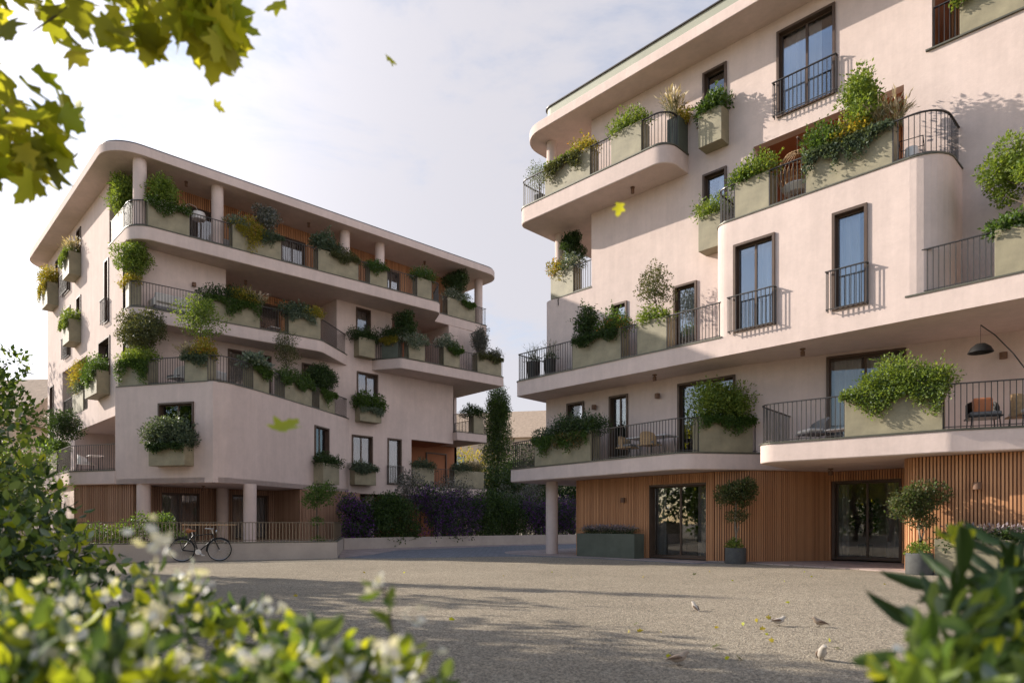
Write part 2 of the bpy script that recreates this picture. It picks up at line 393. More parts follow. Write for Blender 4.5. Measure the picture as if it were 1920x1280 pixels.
def panel(F, s0, s1, z0, z1, holes, parent, mat='plaster', th=0.3, name='wall'):
    b = MB()
    S = sorted({s0, s1, *[min(max(h[i], s0), s1) for h in holes for i in (0, 1)]})
    Z = sorted({z0, z1, *[min(max(h[i], z0), z1) for h in holes for i in (2, 3)]})
    solidc = {}
    for i in range(len(S) - 1):
        for j in range(len(Z) - 1):
            a, c = (S[i] + S[i + 1]) / 2, (Z[j] + Z[j + 1]) / 2
            solidc[i, j] = not any(h[0] < a < h[1] and h[2] < c < h[3] for h in holes)
    for (i, j), ok in solidc.items():
        if not ok: continue
        a0, a1, c0, c1 = S[i], S[i + 1], Z[j], Z[j + 1]
        b.face([F.q(a0, 0, c0), F.q(a1, 0, c0), F.q(a1, 0, c1), F.q(a0, 0, c1)])
        b.face([F.q(a1, th, c0), F.q(a0, th, c0), F.q(a0, th, c1), F.q(a1, th, c1)])
        for di, dj, e in ((-1, 0, (a0, c1, a0, c0)), (1, 0, (a1, c0, a1, c1)), (0, -1, (a0, c0, a1, c0)), (0, 1, (a1, c1, a0, c1))):
            if not solidc.get((i + di, j + dj), False):
                b.face([F.q(e[0], 0, e[1]), F.q(e[0], th, e[1]), F.q(e[2], th, e[3]), F.q(e[2], 0, e[3])])
    return b.build(name, mat, parent)
RNG = np.random.default_rng(7)
random.seed(5)
def curtain(F, s0, s1, d, z0, z1, parent):
    n = max(6, int((s1 - s0) / 0.035)); b = MB(); top = []; bot = []
    pts = []
    for k in range(n + 1):
        s = s0 + (s1 - s0) * k / n
        pts.append((s, d + 0.045 * math.sin(k * 1.25) + 0.02 * math.sin(k * 0.37 + s0)))
    for k in range(n):
        (a, da), (c, dc) = pts[k], pts[k + 1]
        b.face([F.q(a, da, z0), F.q(c, dc, z0), F.q(c, dc, z1), F.q(a, da, z1)])
    return b.build('curtain', 'curtain' if F.t[0] > .9 and F.p0[0] > -29 and z0 > 2.9 else 'curtain_shaded', parent, True)
def window(F, s0, s1, z0, z1, parent, mull=1, curt='', proud=0.05, room=2.6, name='window', dark='room', rec=0.11):
    b = MB(); w = 0.05
    b.fbox(F, s0 - 0.02, s0 + w, -proud, rec + 0.1, z0, z1 + 0.02); b.fbox(F, s1 - w, s1 + 0.02, -proud, rec + 0.1, z0, z1 + 0.02)
    b.fbox(F, s0 + w, s1 - w, -proud, rec + 0.1, z1 - w, z1 + 0.02); b.fbox(F, s0 + w, s1 - w, -proud, rec + 0.1, z0, z0 + w)
    i0, i1, k0, k1 = s0 + w, s1 - w, z0 + w, z1 - w; d0, d1 = rec, rec + 0.06
    q = 0.045
    b.fbox(F, i0, i0 + q, d0, d1, k0, k1); b.fbox(F, i1 - q, i1, d0, d1, k0, k1)
    b.fbox(F, i0 + q, i1 - q, d0, d1, k0, k0 + q); b.fbox(F, i0 + q, i1 - q, d0, d1, k1 - q, k1)
    for k in range(1, mull + 1):
        c = i0 + (i1 - i0) * k / (mull + 1)
        b.fbox(F, c - 0.03, c + 0.03, d0 - 0.005, d1 + 0.005, k0 + q, k1 - q)
    o = b.build(name, 'bronze', parent)
    b = MB(); b.fbox(F, i0 + q, i1 - q, rec + 0.022, rec + 0.034, k0 + q, k1 - q)
    b.build('pane', 'glass' if F.t[0] > .9 and z0 > 5 and parent is BR else 'glass_dull', o)
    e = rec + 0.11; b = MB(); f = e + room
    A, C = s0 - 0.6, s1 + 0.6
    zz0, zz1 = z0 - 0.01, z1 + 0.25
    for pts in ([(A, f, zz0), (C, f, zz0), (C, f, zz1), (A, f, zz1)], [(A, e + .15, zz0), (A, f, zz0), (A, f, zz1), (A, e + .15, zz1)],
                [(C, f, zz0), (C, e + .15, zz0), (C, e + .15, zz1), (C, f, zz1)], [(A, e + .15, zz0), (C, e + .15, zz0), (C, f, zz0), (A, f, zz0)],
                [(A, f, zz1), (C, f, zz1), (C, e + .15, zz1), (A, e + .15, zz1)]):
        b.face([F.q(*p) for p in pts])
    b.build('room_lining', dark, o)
    W = s1 - s0
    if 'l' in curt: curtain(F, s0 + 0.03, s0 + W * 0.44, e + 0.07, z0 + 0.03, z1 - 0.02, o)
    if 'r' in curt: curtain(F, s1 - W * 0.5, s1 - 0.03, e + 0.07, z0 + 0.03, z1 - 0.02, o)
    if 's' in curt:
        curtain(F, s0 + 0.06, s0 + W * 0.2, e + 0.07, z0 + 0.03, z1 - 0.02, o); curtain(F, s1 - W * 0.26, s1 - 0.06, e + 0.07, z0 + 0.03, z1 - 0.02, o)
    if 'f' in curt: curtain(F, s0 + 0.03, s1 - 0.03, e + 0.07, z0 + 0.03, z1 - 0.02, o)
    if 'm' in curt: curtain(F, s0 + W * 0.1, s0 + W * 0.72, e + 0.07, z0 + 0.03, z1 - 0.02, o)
    return o
def arclen(path):
    L = [0]
    for a, b in zip(path, path[1:]): L.append(L[-1] + math.dist(a, b))
    return L
def at_len(path, L, s):
    for k in range(len(L) - 1):
        if s <= L[k + 1] or k == len(L) - 2:
            t = (s - L[k]) / max(1e-9, L[k + 1] - L[k]); a, b = path[k], path[k + 1]
            return (a[0] + (b[0] - a[0]) * t, a[1] + (b[1] - a[1]) * t)
def proj(path, L, p):
    best = (1e9, 0)
    for k in range(len(path) - 1):
        a, b = Vector(path[k]), Vector(path[k + 1]); d = b - a; t = max(0, min(1, (Vector(p) - a).dot(d) / max(1e-9, d.length_squared)))
        e = (a + d * t - Vector(p)).length
        if e < best[0]: best = (e, L[k] + d.length * t)
    return best[1]
def railing(path, z, h, parent, skips=(), name='railing', step=0.115, mat='railmetal', lo=0.04):
    L = arclen(path); sk = [sorted((proj(path, L, a), proj(path, L, b))) for a, b in skips]
    edges = [0.0]; runs = []
    for a, b in sorted(sk): edges += [a, b]
    edges.append(L[-1])
    runs = [(edges[i], edges[i + 1]) for i in range(0, len(edges), 2) if edges[i + 1] - edges[i] > 0.08]
    if not runs: return
    for a, b in runs:
        m = MB(); cuts = [a] + [x for x in L if a + 1e-4 < x < b - 1e-4] + [b]
        pp = [at_len(path, L, x) for x in cuts]
        for zz, hh, w in ((z + h - 0.02, 0.025, 0.026), (z + lo, 0.018, 0.014)):
            o1, o2 = offset(pp, -w), offset(pp, w)
            for k in range(len(pp) - 1):
                q = [o1[k], o1[k + 1], o2[k + 1], o2[k]]
                m.hexa([(x, y, zz) for x, y in q], [(x, y, zz + hh) for x, y in q])
        n = max(1, round((b - a) / step))
        for k in range(n + 1):
            s = a + (b - a) * k / n; x, y = at_len(path, L, min(max(s, a + 0.01), b - 0.01))
            r = 0.013 if k in (0, n) else 0.0085
            m.box(x - r, x + r, y - r, y + r, z, z + h - 0.015)
        m.build(name, mat, parent)
def balcony(B, front, back, z0, z1, skips=(), rail=None, bev=0.03, name='balcony_slab', h=1.03, cop=True, mat='plaster'):
    path = rnd(front); m = MB(); m.prism(path + list(back), z0, z1)
    o = m.build(name, mat, B, True, bev)
    if cop:
        m = MB(); a = offset(path, -0.025); b = offset(path, 0.16)
        for k in range(len(path) - 1):
            q = [a[k], a[k + 1], b[k + 1], b[k]]
            m.hexa([(x, y, z1 - 0.012) for x, y in q], [(x, y, z1 + 0.028) for x, y in q])
        m.build('coping', 'coping', B)
    if rail is not None:
        railing(offset(rnd(rail if rail else front), 0.07), z1 + 0.03, h, B, skips)
    return o
def juliet(F, s0, s1, z0, B, h=1.03):
    railing([F.p(s0, -0.04), F.p(s0, -0.17), F.p(s1, -0.17), F.p(s1, -0.04)], z0, h, B, (), 'juliet_railing', 0.12)
def slats(path, z0, z1, B, holes=(), w=0.046, gap=0.026, dep=0.045, back=0.1, name='wood_cladding', mat='wood'):
    L = arclen(path); m = MB(); n = int(L[-1] / (w + gap)); m2 = MB()
    for k in range(n):
        s = (k + 0.5) * L[-1] / n; x, y = at_len(path, L, s); x2, y2 = at_len(path, L, min(L[-1], s + 0.02)); x0, y0 = at_len(path, L, max(0, s - 0.02))
        F = Fr((x, y), (x2 - x0, y2 - y0)); segs = [(z0, z1)]
        for a, b, c, d in holes:
            if a < s < b: segs = [q for q in ((z0, c), (d, z1)) if q[1] - q[0] > 0.03]
        for c, d in segs: m.fbox(F, -w / 2, w / 2, -dep, 0, c, d)
    o = m.build(name, mat, B)
    ev = sorted({0, L[-1], *[h[i] for h in holes for i in (0, 1)], *L})
    for a, b in zip(ev, ev[1:]):
        c = (a + b) / 2; segs = [(z0, z1)]
        for h in holes:
            if h[0] < c < h[1]: segs = [q for q in ((z0, h[2]), (h[3], z1)) if q[1] - q[0] > 0.01]
        F = Fr(at_len(path, L, a), tuple(np.subtract(at_len(path, L, b), at_len(path, L, a))))
        for q in segs: m2.fbox(F, 0, math.dist(F.p0, at_len(path, L, b)), 0.001, back, q[0], q[1])
    m2.build('cladding_backing', 'woodback', o)
    return o
def column(B, x, y, z0, z1, r=0.235):
    m = MB(); m.lathe([(r, z0), (r, z1)], (x, y, 0), 28); return m.build('column', 'plaster', B, True)
def spot(B, p, down=True):
    m = MB(); x, y, z = p
    if down:
        m.lathe([(0.0, 0), (0.075, 0), (0.075, -0.03), (0.03, -0.035), (0.03, -0.07), (0.06, -0.075), (0.06, -0.2), (0.0, -0.2)], p, 12)
        return m.build('ceiling_spotlight', 'reveal', B, True)
    m.lathe([(0, -0.08), (0.085, -0.08), (0.085, 0.08), (0, 0.08)], p, 14)
    return m.build('wall_lamp', 'reveal', B, True)
# ------------------------------------------------------------------ leaves
SH = {
 'd': (np.array([(0, 0, 0), (.45, .5, .07), (1, 0, -.06), (.45, -.5, .07)]), [(0, 1, 2, 3)]),
 'o': (np.array([(0, 0, 0), (.2, .32, .05), (.55, .5, .08), (.85, .25, .02), (1, 0, -.1), (.85, -.25, .02), (.55, -.5, .08), (.2, -.32, .05), (.5, 0, 0.0)]),
       [(0, 8, 2, 1), (8, 4, 3, 2), (0, 7, 6, 8), (8, 6, 5, 4)]),
}
mo = [(0, .0), (-.03, .16), (.0, .40), (.13, .36), (.22, .27), (.33, .40), (.50, .60), (.56, .45), (.55, .26), (.68, .21), (.80, .24), (.86, .12), (1.0, 0)]
mo = mo + [(a, -b) for a, b in mo[-2:0:-1]]
SH['m'] = (np.array([(.36, 0, .03)] + [(a, b, -.38 * b * b - .16 * a * a) for a, b in mo]), [(0, 1 + k, 1 + (k + 1) % len(mo)) for k in range(len(mo))])
def unit(a): return a / np.maximum(1e-9, np.linalg.norm(a, axis=1))[:, None]
def leafmesh(name, groups):
    """groups: (points, directions, length, width, shape, material)"""
    VV, LI, LS, MI, mats = [], [], [], [], []; base = 0
    for Pp, D, Ln, Wd, shp, mat in groups:
        n = len(Pp)
        if n == 0: continue
        if mat not in mats: mats.append(mat)
        D = unit(D); s = unit(np.cross(D, RNG.normal(size=(n, 3)) + np.array([0, 0, 1.2]))); nn = np.cross(D, s)
        L = np.broadcast_to(Ln, n) * RNG.uniform(0.7, 1.25, n); W = np.broadcast_to(Wd, n) * L / np.mean(Ln)
        sv, sf = SH[shp]
        v = Pp[:, None, :] + (sv[None, :, 0] * L[:, None])[:, :, None] * D[:, None, :] + (sv[None, :, 1] * W[:, None])[:, :, None] * s[:, None, :] + (sv[None, :, 2] * L[:, None])[:, :, None] * nn[:, None, :]
        k = len(sv); VV.append(v.reshape(-1, 3))
        for f in sf:
            idx = (base + np.arange(n)[:, None] * k + np.array(f)[None, :])
            LI.append(idx.reshape(-1)); LS.append(np.full(n, len(f))); MI.append(np.full(n, mats.index(mat)))
        base += n * k
    me = bpy.data.meshes.new(name)
    v = np.concatenate(VV).astype(np.float32); li = np.concatenate(LI).astype(np.int32); ls = np.concatenate(LS).astype(np.int32); mi = np.concatenate(MI).astype(np.int32)
    me.vertices.add(len(v)); me.vertices.foreach_set('co', v.ravel())
    me.loops.add(len(li)); me.loops.foreach_set('vertex_index', li)
    me.polygons.add(len(ls)); st = np.concatenate([[0], np.cumsum(ls)[:-1]]).astype(np.int32)
    me.polygons.foreach_set('loop_start', st); me.polygons.foreach_set('loop_total', ls)
    me.polygons.foreach_set('material_index', mi)
    for q in mats: me.materials.append(MAT[q])
    me.update(calc_edges=True); me.validate()
    return me
def shell(clumps, n, jit=0.18, up=0.25, rnd_=0.75):
    c = np.array(clumps, float); w = (c[:, 3] * c[:, 4] + c[:, 4] * c[:, 5] + c[:, 3] * c[:, 5]); k = RNG.choice(len(c), n, p=w / w.sum())
    d = unit(RNG.normal(size=(n, 3))); r = np.clip(1 + RNG.normal(size=n) * jit - RNG.exponential(0.12, n), 0.15, 1.35)
    p = c[k, :3] + d * c[k, 3:6] * r[:, None]
    return p, unit(d + RNG.normal(size=(n, 3)) * rnd_ + np.array([0, 0, up]))
def mound(L, D, H, n, lump=0.5, z0=0.0, over=0.12):
    """clumps of a mound L long, D deep (local y from 0 inwards), H high"""
    out = []; k = max(3, int(L / 0.22))
    for i in range(k):
        x = (i + 0.5) / k * L + RNG.uniform(-.06, .06); e = 1 - 0.45 * abs(2 * x / L - 1) ** 2.2
        h = H * 1.15 * e * RNG.uniform(1 - lump, 1.0)
        for y in (D * 0.25 - over * RNG.uniform(0.2, 1), D * 0.65):
            r = RNG.uniform(.15, .24) * min(1.3, max(0.7, H / 0.5))
            out.append((x, y, z0 + h - r * 0.9, r * 1.15, r, r)); out.append((x + RNG.uniform(-.1, .1), y, z0 + h * 0.4, r * 1.1, r, max(r * 0.8, h * 0.35)))
    return out
def strands(L, D, drop, n, per=26, reach=0.12, x0=0.0, x1=None):
    Pp, Dd = [], []; x1 = L if x1 is None else x1
    xs = RNG.uniform(x0, x1, n); ph = RNG.uniform(0, 6.28)
    for x in xs:
        dl = drop * RNG.uniform(0.25, 1.0) * (0.55 + 0.45 * math.sin(ph + x * 5.0)) + 0.08
        t = np.linspace(0, 1, per) ** 0.9
        y = 0.12 - (reach + 0.12) * np.minimum(1, t * 4) + RNG.normal(size=per) * 0.035
        z = np.where(t < 0.2, 0.10 - (t / 0.2 - .5) ** 2 * 0.2, 0.05 - (t - 0.2) / 0.8 * dl)
        Pp.append(np.stack([x + RNG.normal(size=per) * 0.035 + t * RNG.uniform(-.12, .12), y, z + RNG.normal(size=per) * 0.02], 1))
        Dd.append(RNG.normal(size=(per, 3)) * 0.7 + np.array([0, -0.5, -0.55]))
    return np.concatenate(Pp), np.concatenate(Dd)
def sprigs(cl, n, lo=.12, hi=.34, per=7):
    Pp, Dd = [], []
    for _ in range(n):
        c = cl[RNG.integers(len(cl))]; d = unit(RNG.normal(size=(1, 3)) * np.array([1, 1, .6]) + np.array([0, -.15, .75]))[0]; L = RNG.uniform(lo, hi)
        b = np.array(c[:3]) + d * np.array(c[3:6]) * .85; t = np.linspace(0, 1, per)[:, None]
        Pp.append(b + t * d * L + t ** 2 * np.array([0, 0, -.25 * L]) + RNG.normal(size=(per, 3)) * .012); Dd.append(RNG.normal(size=(per, 3)) * .6 + d)
    return np.concatenate(Pp), np.concatenate(Dd)
def blades(L, D, h, n, spread=0.35, seg=7, x0=0.0):
    Pp, Dd = [], []
    for _ in range(n):
        a = RNG.uniform(0, 6.28); lean = RNG.uniform(0.1, 1) * spread; hh = h * RNG.uniform(0.6, 1.05)
        b = np.array([x0 + RNG.uniform(0.1, 0.9) * L, D * RNG.uniform(0.2, 0.7), 0.0]); t = np.linspace(0, 1, seg)
        dr = np.array([math.cos(a), math.sin(a), 0]) * lean
        p = b + t[:, None] ** 1.8 * dr * 1.2 + np.stack([0 * t, 0 * t, hh * (t - 0.28 * t ** 3 * lean * 2)], 1)
        Pp.append(p[:-1]); Dd.append(np.diff(p, axis=0))
    return Pp, Dd
def place(name, groups, label, cat, loc, rz=0.0, group=None):
    o = link(name, leafmesh(name, groups)); o.location = loc; o.rotation_euler = (0, 0, rz)
    return tag(o, label, cat, group)
def branchy(m, base, h, r, n, spread, seed, tips, lean=(0, 0), z_first=0.35):
    rr = random.Random(seed); pts = []; k = 6
    for i in range(k + 1):
        t = i / k; pts.append((base[0] + lean[0] * t + rr.uniform(-.04, .04) * h * (0 < i), base[1] + lean[1] * t + rr.uniform(-.04, .04) * h * (0 < i), base[2] + h * t))
    m.tube(pts, [r * (1 - 0.72 * i / k) for i in range(k + 1)], 8)
    for j in range(n):
        t = z_first + (1 - z_first) * j / max(1, n); i = min(k - 1, int(t * k)); f = t * k - i
        b = Vector(pts[i]).lerp(Vector(pts[i + 1]), f); a = j * 2.4 + rr.uniform(-.5, .5); L = spread * rr.uniform(0.6, 1.0) * (1 - 0.35 * t)
        q = [b + Vector((math.cos(a), math.sin(a), 0.55 + 0.35 * t)) * L * s + Vector((0, 0, 0.12 * L * s * s)) for s in (0, 0.35, 0.7, 1)]
        m.tube(q, [r * (1 - 0.7 * t) * 0.55, r * 0.36 * (1 - .6 * t), r * 0.24 * (1 - .6 * t), r * 0.08], 6)
        tips.append(q[-1]); tips.append(q[2])
    tips.append(Vector(pts[-1]))
def tree(name, label, cat, loc, h, crown_r, n, leaf, mat, seed, group=None, trunk_h=None, r=None, spread=None, flat=0.8, shp='d', lim=9, barkm='bark', lean=(0, 0), mats2=None, cl=0.42, lw=0.55):
    T = thing(name, label, cat, loc, 0, group); m = MB(); tips = []
    branchy(m, (0, 0, -0.05), (trunk_h or h * 0.8), r or h * 0.022, lim, spread or crown_r * 0.85, seed, tips, lean)
    m.build('trunk', barkm, T, True)
    rr = random.Random(seed + 9); cls = []
    for t in tips:
        s = crown_r * cl * rr.uniform(0.6, 1.15)
        cls.append((t.x + rr.uniform(-.15, .15) * crown_r, t.y + rr.uniform(-.15, .15) * crown_r, min(t.z + rr.uniform(-.1, .2) * crown_r, h - s * flat), s, s, s * flat))
    p, d = shell(cls, n); g = [(p, d, leaf, leaf * lw, shp, mat)]
    if mats2:
        p2, d2 = shell(cls, int(n * mats2[1]), 0.1); g.append((p2, d2, leaf, leaf * lw, shp, mats2[0]))
    o = link('crown', leafmesh('crown', g)); setparent(o, T)
    return T
PCOUNT = [0]
def planter(pA, pB, z0, h, depth, where, plants=(), mat='planter', look='olive metal planter box', name='planter', group=None, lf=0.085):
    """front edge pA -> pB (left to right from outside); plants: (kind, a, b, height, material, look[, extra])"""
    L = math.dist(pA, pB); rz = math.atan2(pB[1] - pA[1], pB[0] - pA[0])
    T = thing(name, look + ', ' + where, 'planter', (pA[0], pA[1], z0), rz, group or 'planter boxes on the apartment buildings')
    m = MB(); w = 0.035
    m.box(0, L, 0, w, 0, h); m.box(0, L, depth - w, depth, 0, h); m.box(0, w, w, depth - w, 0, h); m.box(L - w, L, w, depth - w, 0, h); m.box(w, L - w, w, depth - w, 0, 0.05)
    m.build('box', mat, T, False, 0.008)
    m = MB(); m.box(w + .002, L - w - .002, w + .002, depth - w - .002, h - 0.3, h - 0.04); m.build('soil', 'soil', T)
    ca, sa = math.cos(rz), math.sin(rz)
    for q in plants:
        kind, a, b, H, mt, lk = q[:6]; ex = q[6] if len(q) > 6 else {}
        if kind in ('bush', 'trail'): H *= 1.2
        x0, l = a * L, (b - a) * L
        loc = (pA[0] + ca * x0, pA[1] + sa * x0, z0 + h - 0.06)
        lab = lk + ', ' + where
        k = ex.get('dens', 1.0); lf_ = ex.get('leaf', lf)
        if kind == 'bush':
            cl = mound(l, depth, H, 0); p, d = shell(cl, int(k * (380 + 2200 * l * max(H, .3))), .24)
            p2, d2 = sprigs(cl, int(10 + 26 * l)); g = [(p, d, lf_, lf_ * .55, 'd', mt), (p2, d2, lf_ * .9, lf_ * .5, 'd', mt)]
            if 'fl' in ex:
                p, d = shell(mound(l, depth, H * 1.03, 0), int(k * 260 * l), 0.05); g.append((p, d, 0.06, 0.055, 'd', ex['fl']))
            place('shrub', g, lab, 'shrub', loc, rz, 'shrubs in planter boxes')
        elif kind == 'dome':
            cl = []
            for _ in range(int(26 * l * H) + 8):
                u = unit(RNG.normal(size=(1, 3)))[0] * RNG.uniform(.35, .95); r_ = RNG.uniform(.17, .27) * min(1.2, l)
                cl.append((l / 2 + u[0] * (l / 2 - .08), depth / 2 - .05 + u[1] * .42 * min(1, l), H * .5 + u[2] * H * .46, r_, r_, r_))
            p, d = shell(cl, int(k * 2800 * l * H), .26); p2, d2 = sprigs(cl, int(40 * l * H)); place('shrub', [(p, d, lf_, lf_ * .55, 'd', mt), (p2, d2, lf_ * .9, lf_ * .5, 'd', mt)], lab, 'shrub', loc, rz, 'shrubs in planter boxes')
        elif kind == 'trail':
            dr = ex.get('drop', 0.5) * 1.15
            p, d = strands(l, depth, dr, int(k * (18 + 46 * l)), 30)
            p2, d2 = shell(mound(l, depth, H, 0), int(k * (300 + 1700 * l * max(H, .25))))
            g = [(p, d, lf_ * .9, lf_ * .5, 'd', mt), (p2, d2, lf_, lf_ * .55, 'd', ex.get('top', mt))]
            if 'fl' in ex: g.append((p[::5], d[::5], 0.055, 0.05, 'd', ex['fl'])); g.append((p2[::4], d2[::4], 0.055, 0.05, 'd', ex['fl']))
            place('trailing_plant', g, lab, 'plant', loc, rz, 'trailing plants in planter boxes')
        elif kind == 'grass':
            A, B_ = blades(l, depth, H * 0.8, int(k * 130 * max(.5, l)), 0.45)
            A2, B2 = blades(l, depth, H, int(k * 60 * max(.5, l)), 0.4)
            g = [(np.concatenate(A), np.concatenate(B_), H / 6, 0.012, 'd', ex.get('blade', 'lf_olive')),
                 (np.concatenate([x[-3:] for x in A2]), np.concatenate([x[-3:] for x in B2]), H / 5, 0.045, 'd', mt),
                 (np.concatenate([x[:-2] for x in A2]), np.concatenate([x[:-2] for x in B2]), H / 5, 0.01, 'd', 'lf_plume')]
            place('ornamental_grass', g, lab, 'grass', loc, rz, 'ornamental grasses in planter boxes')
        elif kind == 'tree':
            PCOUNT[0] += 1
            off = ex.get('x', l / 2)
            c = (loc[0] + ca * off - sa * depth * .5, loc[1] + sa * off + ca * depth * .5, loc[2])
            tree('small_tree', lab, 'tree', c, H, ex.get('r', H * 0.33), int(k * 2300 * max(.5, H)), lf_, mt, PCOUNT[0] * 7 + 3, 'small trees in planter boxes', H * ex.get('th', 0.75), ex.get('tr', 0.03), None, 0.85, 'd', ex.get('lim', 9), 'bark', ex.get('lean', (0, 0)), None, ex.get('cl', .42))
    return (pA, pB)
# ------------------------------------------------------------------ right building
BR = thing('apartment_building', 'sunlit beige apartment building with stacked curved balconies and orange timber ground floor, on the right', 'building', (-6, 21, 0), 0, None, False)
M0 = 19.35
def yf(x): return 18.05 - 0.0125 * (x + 17.9)
FM = FY(M0)
# ground floor: timber wall with a recessed entrance
gw = rnd([(-15.9, 24.0), (-15.9, 19.3, .15), (-10.1, 19.0), (-9.2, 19.3, .6), (-8.5, 20.2, .6), (-7.62, 21.65)])
gl = arclen(gw); f0 = gl[1] if False else None
def al(x, y): return proj(gw, gl, (x, y))
d1a, d1b = al(-12.56, 19.12), al(-10.34, 19.0)
slats(gw, 0.02, 2.79, BR, [(d1a, d1b, 0, 2.48)])
window(Fr(at_len(gw, gl, d1a), (1, -0.052)), 0, d1b - d1a, 0.05, 2.47, BR, 1, 's', 0.02, 4.2, 'glass_door', 'room', .2)
gw2 = [(-7.62, 21.65), (-4.72, 21.65)]
slats(gw2, 0.02, 2.79, BR, [(.1, 2.02, 0, 2.5)])
window(FY(21.65), -7.5, -5.62, 0.08, 2.49, BR, 1, 's', 0.02, 3.6, 'glass_door', 'roomdark', .15)
gw3 = rnd([(-4.72, 21.65), (-4.72, 18.25, .45), (-2.0, 18.45), (4.5, 19.3)])
slats(gw3, 0.02, 2.79, BR)
column(BR, -17.06, 19.25, 0, 2.8)
# ---- level one
s1a = [(-18.5, 24.5), (-18.5, 18.38, .12), (-10.35, 17.5, .85), (-8.8, 19.6, .5), (-8.25, 20.3)]
p1 = [((-16.97, yf(0) + .32), (-14.05, yf(0) + .02)), ((-10.2, 17.72), (-9.15, 19.1))]
p1 = [((-17.0, 18.2), (-14.1, 17.89)), ((-10.02, 17.95), (-9.0, 19.32))]
balcony(BR, s1a, [(-8.25, 24.5)], 2.8, 3.3, p1, [])
s1b = [(-8.2, 21.0), (-7.95, 17.15, .5), (-3.6, 17.6, .5), (-2.0, 18.25), (4.6, 19.1)]
p1b = [((-5.75, 17.4), (-3.72, 17.6))]
balcony(BR, s1b, [(4.6, 24.5), (-8.2, 24.5)], 2.797, 3.303, p1b, [])
panel(FY(19.4), -17.5, -9.4, 3.3, 6.05, [(-16.4, -15.6, 3.33, 5.74), (-14.4, -13.62, 3.33, 5.74), (-11.6, -9.62, 3.33, 5.78)], BR)
F1 = FY(19.4)
window(F1, -16.4, -15.6, 3.33, 5.74, BR, 0, '', room=1.8, dark='roomdark'); window(F1, -14.4, -13.62, 3.33, 5.74, BR, 1, '', room=1.8, dark='roomdark')
window(F1, -11.6, -9.62, 3.33, 5.78, BR, 1, 'r', dark='roomdark')
FA = Fr((-9.4, 19.4), (6.7, 1.5)); (sa, za), (sb, zb) = FA.hit(1551, 671), FA.hit(1698, 643)
panel(FA, 0, 15, 3.3, 6.05, [(sa, sb, 3.33, za)], BR)
window(FA, sa, sb, 3.33, za, BR, 1, 'lr')
m = MB(); m.box(-17.5, -17.2, 19.7, 24.5, 3.3, 6.05); m.build('wall', 'plaster', BR)
# ---- level two
s2 = [(-18.2, 24.5), (-17.85, yf(-17.85), .15), (-9.62, yf(-9.6)), (-3.7, yf(-3.7)), (4.6, yf(4.6))]
p2 = [((-15.05, yf(-15) + .06), (-12.95, yf(-13) + .06)), ((-12.3, yf(-12.3) + .06), (-11.2, yf(-11.2) + .06))]
m = MB(); m.prism(rnd(s2) + [(4.6, 24.5)], 6.05, 6.6); m.build('balcony_slab', 'plaster', BR, True)
for fr, sk in (([(-18.05, 22.4), (-17.85, yf(-17.85), .15), (-9.3, yf(-9.3))], p2), ([(-4.55, yf(-4.5)), (4.5, yf(4.5))], [((-2.85, yf(-2.85) + .06), (-0.3, yf(-.3) + .06))])):
    q = rnd(fr); m = MB(); a, b = offset(q, -.025), offset(q, .16)
    for k in range(len(q) - 1):
        e = [a[k], a[k + 1], b[k + 1], b[k]]; m.hexa([(x, y, 6.59) for x, y in e], [(x, y, 6.628) for x, y in e])
    m.build('coping', 'coping', BR)
    railing(offset(q, .07), 6.63, 1.03, BR, sk)
panel(FM, -16.8, 4.5, 6.6, 9.9, [(-14.26, -13.63, 6.63, 9.01), (-11.73, -10.91, 6.63, 9.02)], BR)
window(FM, -14.26, -13.63, 6.63, 9.01, BR, 0, '', room=2); window(FM, -11.73, -10.91, 6.63, 9.02, BR, 0, 'f', room=2)
m = MB(); m.wallpath(rnd([(-17.65, 24.5), (-17.65, 19.351, .8), (-16.8, 19.351)]), .28, 6.6, 9.9); m.build('wall', 'plaster', BR, True)
# the bay
bx0, bx1 = -9.6, -3.72
bay = rnd([(bx0, 19.5), (bx0, yf(bx0), .45), (-8.0, yf(-8)), (-6, yf(-6)), (bx1, yf(bx1), .75), (bx1 + .05, 19.5)])
i0 = next(k for k in range(len(bay)) if bay[k][0] > -9.2 and abs(bay[k][1] - yf(bay[k][0])) < .02)
flatL = bay[i0 - 0] if bay[i0][0] < -9.0 else (-9.15, yf(-9.15))
FB = Fr((0, yf(0)), (1, -0.0125))
c0, c1 = bx0 + .45, bx1 - .75
m = MB(); lft = [p for p in bay if p[0] <= c0 + 1e-3]; rgt = [p for p in bay if p[0] >= c1 - 1e-3]
m.wallpath(lft, .25, 6.6, 9.9); m.build('bay_wall', 'plaster', BR, True); m = MB(); m.wallpath(rgt, .25, 6.6, 9.9); m.build('bay_wall', 'plaster', BR, True)
q0, q1 = FB.hit(0, 0), None
def sB(x): return x / FB.t[0]
panel(FB, sB(lft[-1][0]), sB(rgt[0][0]), 6.6, 9.9, [(-8.91, -7.74, 6.66, 9.14), (-6.2, -5.4, 6.66, 9.14)], BR, 'plaster', .25, 'bay_wall')
window(FB, -8.91, -7.74, 6.66, 9.14, BR, 1, 'r'); window(FB, -6.2, -5.4, 6.66, 9.14, BR, 0, 'm')
juliet(FB, -9.02, -7.68, 6.62, BR); juliet(FB, -6.31, -5.36, 6.62, BR)
p3 = [((-8.93, yf(-9) + .06), (-7.92, yf(-8) + .06)), ((-6.92, yf(-7) + .06), (-4.84, yf(-4.8) + .06))]
m = MB(); m.prism(offset(bay, .255), 9.62, 9.88); m.build('terrace_floor', 'concrete', BR)
m = MB(); a, b = offset(bay, -.025), offset(bay, .2)
